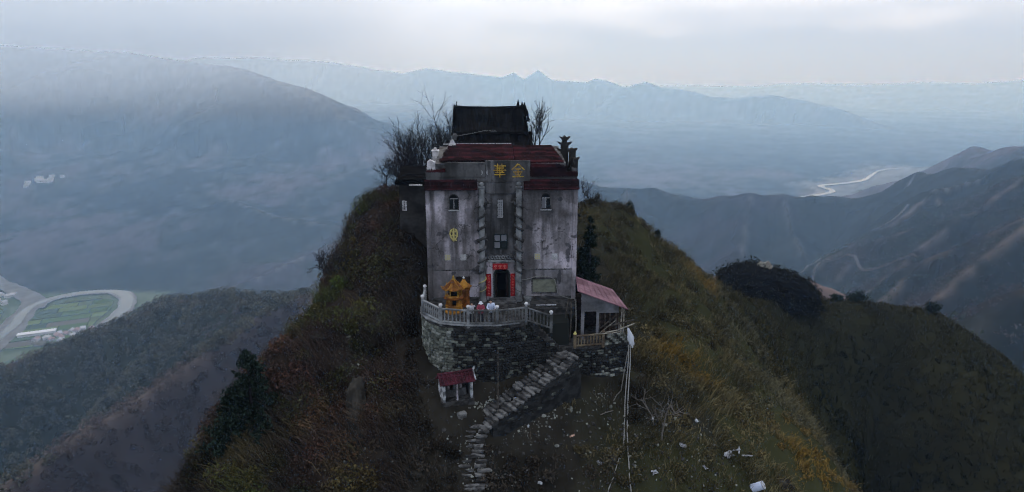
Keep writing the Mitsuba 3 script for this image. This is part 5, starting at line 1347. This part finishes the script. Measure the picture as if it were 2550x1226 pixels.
r = np.random.default_rng(101)
clump = lambda x, y, s=1.7: meshkit.fbm(np.stack([x / s, y / s, 0 * x], -1), 3, seed=111)
P_ = scatter(34000, (-24, 32), (-20, 30), r, lambda x, y: clear_of_buildings(x, y) & (r.random(len(x)) < np.clip(.38 + np.abs(x - 1.5) / 11, 0, 1) * np.clip((clump(x, y) - .36) * 5, 0, 1)))
v, f, c = tufts(P_, 6, .42, .026, r, hill_color, .9)
solo('grass', (v, f), 'leafy', 'dry brown and olive grass covering the temple hill', None, kind='stuff', color=c)
P_ = scatter(7500, (-23, -5.5), (-18, 13), r, lambda x, y: clear_of_buildings(x, y) & (clump(x, y, 2.6) > .50))
slope = np.array([[-.7, -.45]])
v, f, c = tufts(P_, 9, .95, .022, r, lambda q: hill_color(q) * 1.15, .55, slope)
solo('brushwood', (v, f), 'leafy', 'long lying russet brushwood on the left flank of the hill', None, kind='stuff', color=c)
P_ = scatter(4600, (9, 31), (-14, 27), r, lambda x, y: clear_of_buildings(x, y) & (clump(x, y, 2.6) > .52))
v, f, c = tufts(P_, 9, .80, .022, r, lambda q: hill_color(q) * 1.1, .6, np.array([[.55, -.5]]))
solo('tall_grass', (v, f), 'leafy', 'tall pale grass leaning down the right flank of the hill', None, kind='stuff', color=c)
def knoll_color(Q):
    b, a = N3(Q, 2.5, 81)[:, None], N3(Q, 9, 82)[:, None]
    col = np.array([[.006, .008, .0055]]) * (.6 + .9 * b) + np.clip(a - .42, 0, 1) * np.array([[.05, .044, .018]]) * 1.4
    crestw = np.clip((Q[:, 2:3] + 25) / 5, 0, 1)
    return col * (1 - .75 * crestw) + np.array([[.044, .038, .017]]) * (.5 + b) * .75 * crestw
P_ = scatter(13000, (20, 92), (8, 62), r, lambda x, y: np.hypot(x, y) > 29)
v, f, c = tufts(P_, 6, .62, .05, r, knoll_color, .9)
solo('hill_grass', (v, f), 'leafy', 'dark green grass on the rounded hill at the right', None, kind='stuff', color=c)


def leafy_shrubs(pts, rad, per, leaf, r, cfun):
    cs = np.repeat(pts, per, axis=0)
    q = r.normal(0, 1, (len(cs), 3)); q /= np.linalg.norm(q, axis=1, keepdims=True)
    q *= (r.uniform(.2, 1, (len(cs), 1)) ** .5) * np.array([1, 1, .75]) * np.repeat(rad * r.uniform(.5, 1.3, (len(pts), 1)), per, axis=0)
    q[:, 2] += np.repeat(rad, per) * .3 if np.ndim(rad) else rad * .3
    col = np.repeat(cfun(pts), per, axis=0) * r.uniform(.5, 1.5, (len(cs), 1))
    v, f = leaf_cloud(cs + q, leaf, r)
    return v, f, np.repeat(col, 4, axis=0)


P_ = scatter(520, (-22, -6), (-16, 12), r, clear_of_buildings)
P2 = scatter(330, (7, 30), (-13, 26), r, clear_of_buildings)
P3 = scatter(110, (-6, 8), (-18, -9), r, clear_of_buildings)
v, f, c = leafy_shrubs(np.vstack([P_, P2, P3]), .62, 120, .11, r, lambda q: hill_color(q) * .8)
P4 = scatter(150, (-21, -6.5), (-15, 11), r, clear_of_buildings)
v4, f4, c4 = leafy_shrubs(P4, 1.05, 260, .12, r, lambda q: hill_color(q) * np.where(N3(q, 3, 120)[:, None] > .52, np.array([[.9, 1.15, .7]]), np.array([[1.0, .8, .75]])))
v, f, c = np.vstack([v, v4]), np.vstack([f, f4 + len(v)]), np.vstack([c, c4])
solo('undergrowth', (v, f), 'leafy', 'low brown and olive shrubs scattered over the temple hill', None, kind='stuff', color=c)

# ------------------------------------------------------------------ rock, scree, litter
worn('rock_face', (.034, .031, .026), (.012, .011, .009), 1.6)
rk = thing('rock_outcrop', 'dark overgrown boulder hump on the saddle between the temple hill and the grassy hill', 'rock')
m = trimesh.creation.icosphere(4, 1.0)
q = np.array(m.vertices)
d = 1 + .55 * (meshkit.fbm(q * 1.5 + 4, 4, seed=91) - .5) + .10 * (meshkit.fbm(q * 5 + 4, 3, seed=92) - .5)
lower = np.clip(-q[:, 2], 0, 1)
q = q * d[:, None] * np.array([7.9, 5.5, 4.1]); q[:, 0] -= 1.3 * np.clip(q[:, 2] / 4, -1, 1) * (q[:, 0] < 0); q[:, 2] -= .22 * (q[:, 0] + 2.5) * (q[:, 0] > -2.5); q[:, 2] = np.maximum(q[:, 2], -2.6)
q = xf((q, m.faces), (44.0, 53.0, -16.4), -.45)
part(rk, 'boulder', q, 'void', smooth=True)
r = np.random.default_rng(5)
ids = r.integers(0, len(m.faces), 9000)
cc = q[0][m.faces[ids]].mean(1)
cc = cc + r.normal(0, .36, (9000, 3)) * (.3 + 1.4 * meshkit.noise(cc / 1.6, 5)[:, None])
up = cc[:, 2] > -19.6
cc = cc[up]
part(rk, 'creeper', leaf_cloud(cc, .22, r), 'leafy', color=leaf_colors(len(cc), (.006, .007, .006), (.026, .025, .015), r), kind='stuff')
ruin = thing('ruin', 'small pale ruined hut on top of the dark boulder hump', 'ruin')
rock_top = lambda x, y: q[0][np.hypot(q[0][:, 0] - x, q[0][:, 1] - y) < .7][:, 2].max()
hx, hy = 42.6, 53.2
hz = rock_top(hx, hy) - .30
part(ruin, 'wall', xf(panel([(-1.0, -.6), (1.0, -.6), (1.0, .9), (.6, 1.3), (.1, .9), (-.5, 1.1), (-1.0, .6)], 0, .3), (hx, hy, hz), -.3), 'pale_timber')
part(ruin, 'wall', xf(panel([(-.6, -.8), (.6, -.8), (.6, .4), (-.1, .8), (-.6, .7)], 0, .3), (hx + 1.5, hy + .3, rock_top(hx + 1.5, hy + .3) - .3), .9), 'pale_timber')


def pebbles(pts, size, r):
    base = trimesh.creation.icosphere(0, 1.0)
    bv, bf = np.array(base.vertices), np.array(base.faces)
    n = len(pts)
    s = size * r.lognormal(0, .45, (n, 1, 1)) * r.uniform(.5, 1.3, (n, 1, 3))
    v = bv[None] * s * (1 + r.normal(0, .12, (n, len(bv), 1))) + pts[:, None]
    return v.reshape(-1, 3), (bf[None] + np.arange(n)[:, None, None] * len(bv)).reshape(-1, 3)


r = np.random.default_rng(77)
P_ = []
for (x0, y0, x1, y1, w, n) in ((-9.6, .5, -9.9, -3.5, .5, 130), (-9.9, -3.5, -9.0, -9.5, .8, 110), (-9.0, -9.5, -8.5, -13, 1.5, 70), (-2.0, -7.3, 1.9, -5.75, .28, 260), (.2, -8.4, 4.6, -6.2, .5, 110), (1, -8.5, 8, -9, 2.2, 130), (9, -7.5, 14, -9, 2.0, 130), (-3, -8.6, -1, -13, .9, 120), (5.2, -5.2, 7, -5.5, .5, 60)):
    t = r.random(n)
    x, y = x0 + (x1 - x0) * t + r.normal(0, w, n), y0 + (y1 - y0) * t + r.normal(0, w, n)
    P_.append(np.stack([x, y, ground(x, y) + .03], 1))
P_ = np.vstack(P_)
P_ = P_[clear_of_buildings(P_[:, 0], P_[:, 1]) | (P_[:, 1] < -5.4)]
solo('scree', pebbles(P_, .045, r), 'stone_c', 'pale rubble and small stones strewn down the slope', None, kind='stuff')
P_ = scatter(2600, (-14, 17), (-18, -5.5), r, clear_of_buildings)
solo('dark_scree', pebbles(P_, .055, r), 'slab_dark', 'grey stones half sunk in the soil of the slope', None, kind='stuff')


def scrap(seed, s):
    """A crumpled piece of sheet, with thickness."""
    rr_ = np.random.default_rng(seed)
    n = 6
    u, v = np.meshgrid(np.linspace(-1, 1, n), np.linspace(-.6, .6, n), indexing='ij')
    q = np.stack([u, v, .35 * np.sin(u * 3 + seed) * np.cos(v * 4) + rr_.normal(0, .13, u.shape)], -1).reshape(-1, 3) + rr_.normal(0, .07, (n * n, 3))
    i, j = np.meshgrid(np.arange(n - 1), np.arange(n - 1), indexing='ij')
    k = (i * n + j).ravel()
    f = np.vstack([np.stack([k, k + n, k + n + 1], 1), np.stack([k, k + n + 1, k + 1], 1)])
    b = np.concatenate([np.arange(n), np.arange(1, n) * n + n - 1, (n * n - 2) - np.arange(n - 1), (np.arange(n - 2)[::-1] + 1) * n])
    b2 = np.roll(b, -1); N = n * n
    side = np.vstack([np.stack([b, b + N, b2 + N], 1), np.stack([b, b2 + N, b2], 1)])
    return np.vstack([q, q - [0, 0, .10]]) * s, np.vstack([f, f[:, ::-1] + N, side])


LIT = [(11.16, -8.52, .26, 'white hooked scrap of litter upper middle of the right scree'), (12.29, -9.55, .24, 'white scrap of litter left of the white drum'), (4.13, -8.19, .20, 'pinkish white crumpled scrap on the slope under the stairs'),
       (5.59, -9.95, .22, 'white scrap of litter between the stairs and the long hose'), (8.88, -10.53, .26, 'white slanting scrap of litter right of the hose at the bottom'), (13.51, -7.34, .24, 'pale crumpled scrap above the white sticks'),
       (9.65, -6.59, .20, 'white scrap of litter beside the forked dead branch'), (11.03, -5.43, .12, 'tiny white scrap highest on the right scree'), (12.76, -6.21, .22, 'pale torn scrap among the stones at the edge of the scree'),
       (.12, -10.83, .17, 'white scrap of litter right of the slab path'), (1.09, -10.48, .14, 'small white scrap second from the slab path'), (1.88, -11.15, .16, 'whitish scrap of litter near the bottom edge below the stairs'),
       (12.68, -10.77, .12, 'small white scrap at the bottom edge left of the white drum'), (9.23, -10.11, .10, 'tiny scrap just above the slanting white scrap'), (1.37, -7.89, .14, 'white scrap at the foot of the stairs side wall'), (2.77, -7.92, .10, 'tiny white scrap right of the one at the stairs foot')]
for k, (x, y, s, lab) in enumerate(LIT):
    s *= .85
    solo('litter_scrap', xf(scrap(k, s), (x, y, gz(x, y) + s * .45), k * 1.7, (.5, .2)), 'litter_white' if k != 2 else 'skin', lab, 'litter')
for k, (x, y, a, L, lab) in enumerate(((15.15, -6.95, .15, .42, 'white stick lying flat, left of the three by the scree edge'), (15.55, -6.75, 1.2, .50, 'white stick pointing up the slope, middle of the three by the scree edge'), (15.95, -7.0, -.1, .42, 'white stick lying flat, right of the three by the scree edge'))):
    z = gz(x, y) + .09
    solo('white_stick', tube([(x - math.cos(a) * L, y - math.sin(a) * L, z), (x, y, z + .03), (x + math.cos(a) * L, y + math.sin(a) * L, z + .02)], .055, 6), 'litter_white', lab, 'stick')
solo('litter_scrap', xf(scrap(91, .34), (14.46, -7.82, gz(14.46, -7.82) + .12), .5, (.4, .1)), 'litter_white', 'white rounded scrap of litter beside the three white sticks', 'litter')
dr_ = thing('white_drum', 'white plastic drum lying tilted on the slope at the bottom edge of the picture', 'drum')
DX = dict(loc=(15.75, -9.25, gz(15.75, -9.25) + .22), rotz=.2)
part(dr_, 'body', xf(xf(lathe([(0, -.52), (.24, -.52), (.27, -.49), (.27, -.2), (.285, -.18), (.27, -.16), (.27, .16), (.285, .18), (.27, .2), (.27, .47), (.24, .50), (0, .50)], 18), (0, 0, 0), 0, (.55, .85)), **DX), 'coat_blue', smooth=35)
part(dr_, 'lid', xf(xf(lathe([(0, .503), (.255, .503), (.275, .515), (.275, .56), (0, .565)], 18), (0, 0, 0), 0, (.55, .85)), **DX), 'litter_white', smooth=35)
part(dr_, 'bung', xf(xf(lathe([(0, .567), (.05, .567), (.05, .60), (0, .60)], 10, (.12, 0, 0)), (0, 0, 0), 0, (.55, .85)), **DX), 'rail_white', smooth=35)

rib = thing('rock_rib', 'bare grey-brown rock rib on the slope left of the stairs', 'rock')
m = trimesh.creation.icosphere(4, 1.0)
q = np.array(m.vertices)
q = q * (1 + .5 * (meshkit.fbm(q * 2.1 + 8, 4, seed=93) - .5) + .18 * (np.abs(meshkit.fbm(q * 6 + 2, 3, seed=94) - .5)))[:, None] * np.array([.70, 3.3, .70])
part(rib, 'rock', xf((q, m.faces), (-9.3, -7.9, gz(-9.3, -7.9) - .28), .16, (.62, 0)), 'rock_face', smooth=True)
for k, (x, y, s_, lab) in enumerate(((-5.4, -11.2, .32, 'small boulder left of the slab path near the bottom'), (6.4, -9.8, .34, 'boulder on the scree left of the long hoses'), (18.5, -7.5, .6, 'boulder in the grass of the right flank'), (-12.8, -2.2, .5, 'boulder among the rust-brown brush on the left flank'))):
    m = trimesh.creation.icosphere(2, 1.0)
    q = np.array(m.vertices); q = q * (1 + .6 * (meshkit.fbm(q * 1.7 + 3 * k, 3, seed=95 + k) - .5))[:, None] * np.array([1.2, .9, .8]) * s_
    solo('boulder', xf((q, m.faces), (x, y, gz(x, y) + .05), k * 1.1), 'rock_face', lab, 'boulder', smooth=30)

# ------------------------------------------------------------------ far villages and forest
def house(x, y, w, l, h, a, roof, label, group, storeys=2):
    z = float(ground([x], [y], detail=False)[0])
    t = thing('village_house', label, 'house', group)
    part(t, 'wall', xf(box(-w, w, -l, l, -2, h, .1), (x, y, z), a), 'house_wall')
    if roof == 'flat':
        part(t, 'roof', xf(box(-w - .3, w + .3, -l - .3, l + .3, h + .02, h + .5, .1), (x, y, z), a), 'house_roof_grey')
    else:
        rv = np.array([(-w - .6, -l - .5, h), (w + .6, -l - .5, h), (w + .6, l + .5, h), (-w - .6, l + .5, h), (0, -l - .5, h + w * .62), (0, l + .5, h + w * .62)])
        part(t, 'roof', xf((rv + [0, 0, .02], np.array([[0, 1, 4], [2, 3, 5], [1, 2, 5], [1, 5, 4], [3, 0, 4], [3, 4, 5], [0, 3, 2], [0, 2, 1]])), (x, y, z), a), roof)
    for k in range(3):
        part(t, 'window', xf(box(-w - .08, -w - .004, -l * .7 + k * l * .6, -l * .7 + k * l * .6 + l * .3, h * .55, h * .8, .02), (x, y, z), a), 'pane_dark')
        part(t, 'window', xf(box(-w * .7 + k * w * .55, -w * .7 + k * w * .55 + w * .3, -l - .08, -l - .004, h * .5, h * .75, .02), (x, y, z), a), 'pane_dark')
    return t


r = np.random.default_rng(12)
ORD = ['first', 'second', 'third', 'fourth', 'fifth', 'sixth', 'seventh', 'eighth', 'ninth', 'tenth', 'eleventh', 'twelfth', 'thirteenth', 'fourteenth', 'fifteenth', 'sixteenth', 'seventeenth', 'eighteenth', 'nineteenth', 'twentieth']
V1 = [(-872, 1243), (-858, 1252), (-846, 1262), (-862, 1266), (-834, 1274), (-820, 1268), (-848, 1280), (-830, 1290), (-810, 1283), (-870, 1234), (-800, 1296), (-842, 1238), (-826, 1250), (-812, 1258), (-794, 1276), (-884, 1226), (-855, 1228), (-838, 1226), (-784, 1290), (-776, 1306)]
V2 = [(-1160 + r.normal(0, 34), 1500 + r.normal(0, 30)) for k in range(16)]
V3 = [(-1735 + r.normal(0, 38), 2640 + r.normal(0, 36)) for k in range(12)]
across = lambda q: math.atan2(q[0] - EYE[0], q[1] - EYE[1])
for V, size, roofs, text, group in ((V1, ((3.5, 5.5), (5, 8), (4.5, 8), .5), ('house_roof', 'house_roof_grey', 'flat', 'house_roof'), 'from the left in the village below the river fields', 'houses of the village below the river fields'),
                                    (V2, ((4, 6.5), (5, 9), (5, 10), 0), ('flat', 'house_roof_grey', 'flat'), 'from the left in the village across the river', 'houses of the village across the river'),
                                    (V3, ((6, 11), (8, 16), (6, 12), 0), ('flat',), 'from the left in the hazy upper left valley', 'far houses in the hazy upper left valley')):
    for k, (x, y) in enumerate(sorted(V, key=across)):
        rf_ = roofs[k % len(roofs)]
        kind_ = {'house_roof': 'reddish-roofed house, ', 'house_roof_grey': 'grey-roofed house, ', 'flat': 'flat-roofed house, '}[rf_]
        house(x, y, r.uniform(*size[0]), r.uniform(*size[1]), r.uniform(*size[2]), r.uniform(-.5, .5) + size[3], rf_, kind_ + ORD[k] + ' ' + text, group)
hl = thing('long_hall', 'long white flat building beside the river fields, left of the village', 'building')
part(hl, 'wall', xf(box(-32, 32, -7, 7, -3, 7, .2), (-905, 1262, float(ground([-905], [1262])[0])), .40), 'coat_white')
part(hl, 'roof', xf(box(-33, 33, -8, 8, 7.02, 8, .2), (-905, 1262, float(ground([-905], [1262])[0])), .40), 'coat_white')


def crowns(pts, rad, per, r, c0, c1):
    n = len(pts)
    R_ = rad * r.uniform(.6, 1.35, n)
    cs = np.repeat(pts, per, axis=0)
    q = r.normal(0, 1, (n * per, 3)); q /= np.linalg.norm(q, axis=1, keepdims=True)
    q *= np.repeat(R_, per)[:, None] * r.uniform(.75, 1.0, (n * per, 1)) * np.array([1, 1, .95])
    q[:, 2] += np.repeat(R_, per) * .6
    v, f = leaf_cloud(cs + q, rad * .27, r)
    t = np.clip(r.normal(.5, .28, (n, 1)), 0, 1)
    col = np.array(c0) * (1 - t) + np.array(c1) * t
    col = np.repeat(col, per, axis=0) * r.uniform(.7, 1.3, (n * per, 1))
    return v, f, np.repeat(col, 4, axis=0)


r = np.random.default_rng(55)
def wood(n, xr, yr, keep):
    x, y = r.uniform(*xr, n), r.uniform(*yr, n)
    h = ground(x, y, detail=False)
    k = keep(x, y, h)
    return np.stack([x[k], y[k], h[k]], 1)
Q = wood(6500, (-380, -60), (110, 470), lambda x, y, h: h > -260)
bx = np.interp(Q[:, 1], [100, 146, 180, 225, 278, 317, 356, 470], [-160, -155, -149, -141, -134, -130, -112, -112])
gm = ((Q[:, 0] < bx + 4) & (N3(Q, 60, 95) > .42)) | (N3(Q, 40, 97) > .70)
dark = Q[:, 0] > bx + 4  # trees on the spur's shaded side; the shade goes into their colour
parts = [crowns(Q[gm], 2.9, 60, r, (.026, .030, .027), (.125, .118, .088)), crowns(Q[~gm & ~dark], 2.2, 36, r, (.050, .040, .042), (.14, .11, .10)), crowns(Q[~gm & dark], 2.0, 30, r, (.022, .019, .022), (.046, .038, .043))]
Q2 = wood(5200, (160, 760), (200, 900), lambda x, y, h: h > -330)
gm = N3(Q2, 90, 96) > .52
parts += [crowns(Q2[gm], 3.6, 22, r, (.02, .03, .022), (.05, .06, .035)), crowns(Q2[~gm], 3.0, 18, r, (.05, .038, .036), (.085, .065, .055))]
at = np.cumsum([0] + [len(p[0]) for p in parts])
solo('forest', (np.vstack([p[0] for p in parts]), np.vstack([p[1] + a for p, a in zip(parts, at)])), 'leafy', 'mixed green and bare woodland on the slopes around the temple hill', None, kind='stuff', color=np.vstack([p[2] for p in parts]))
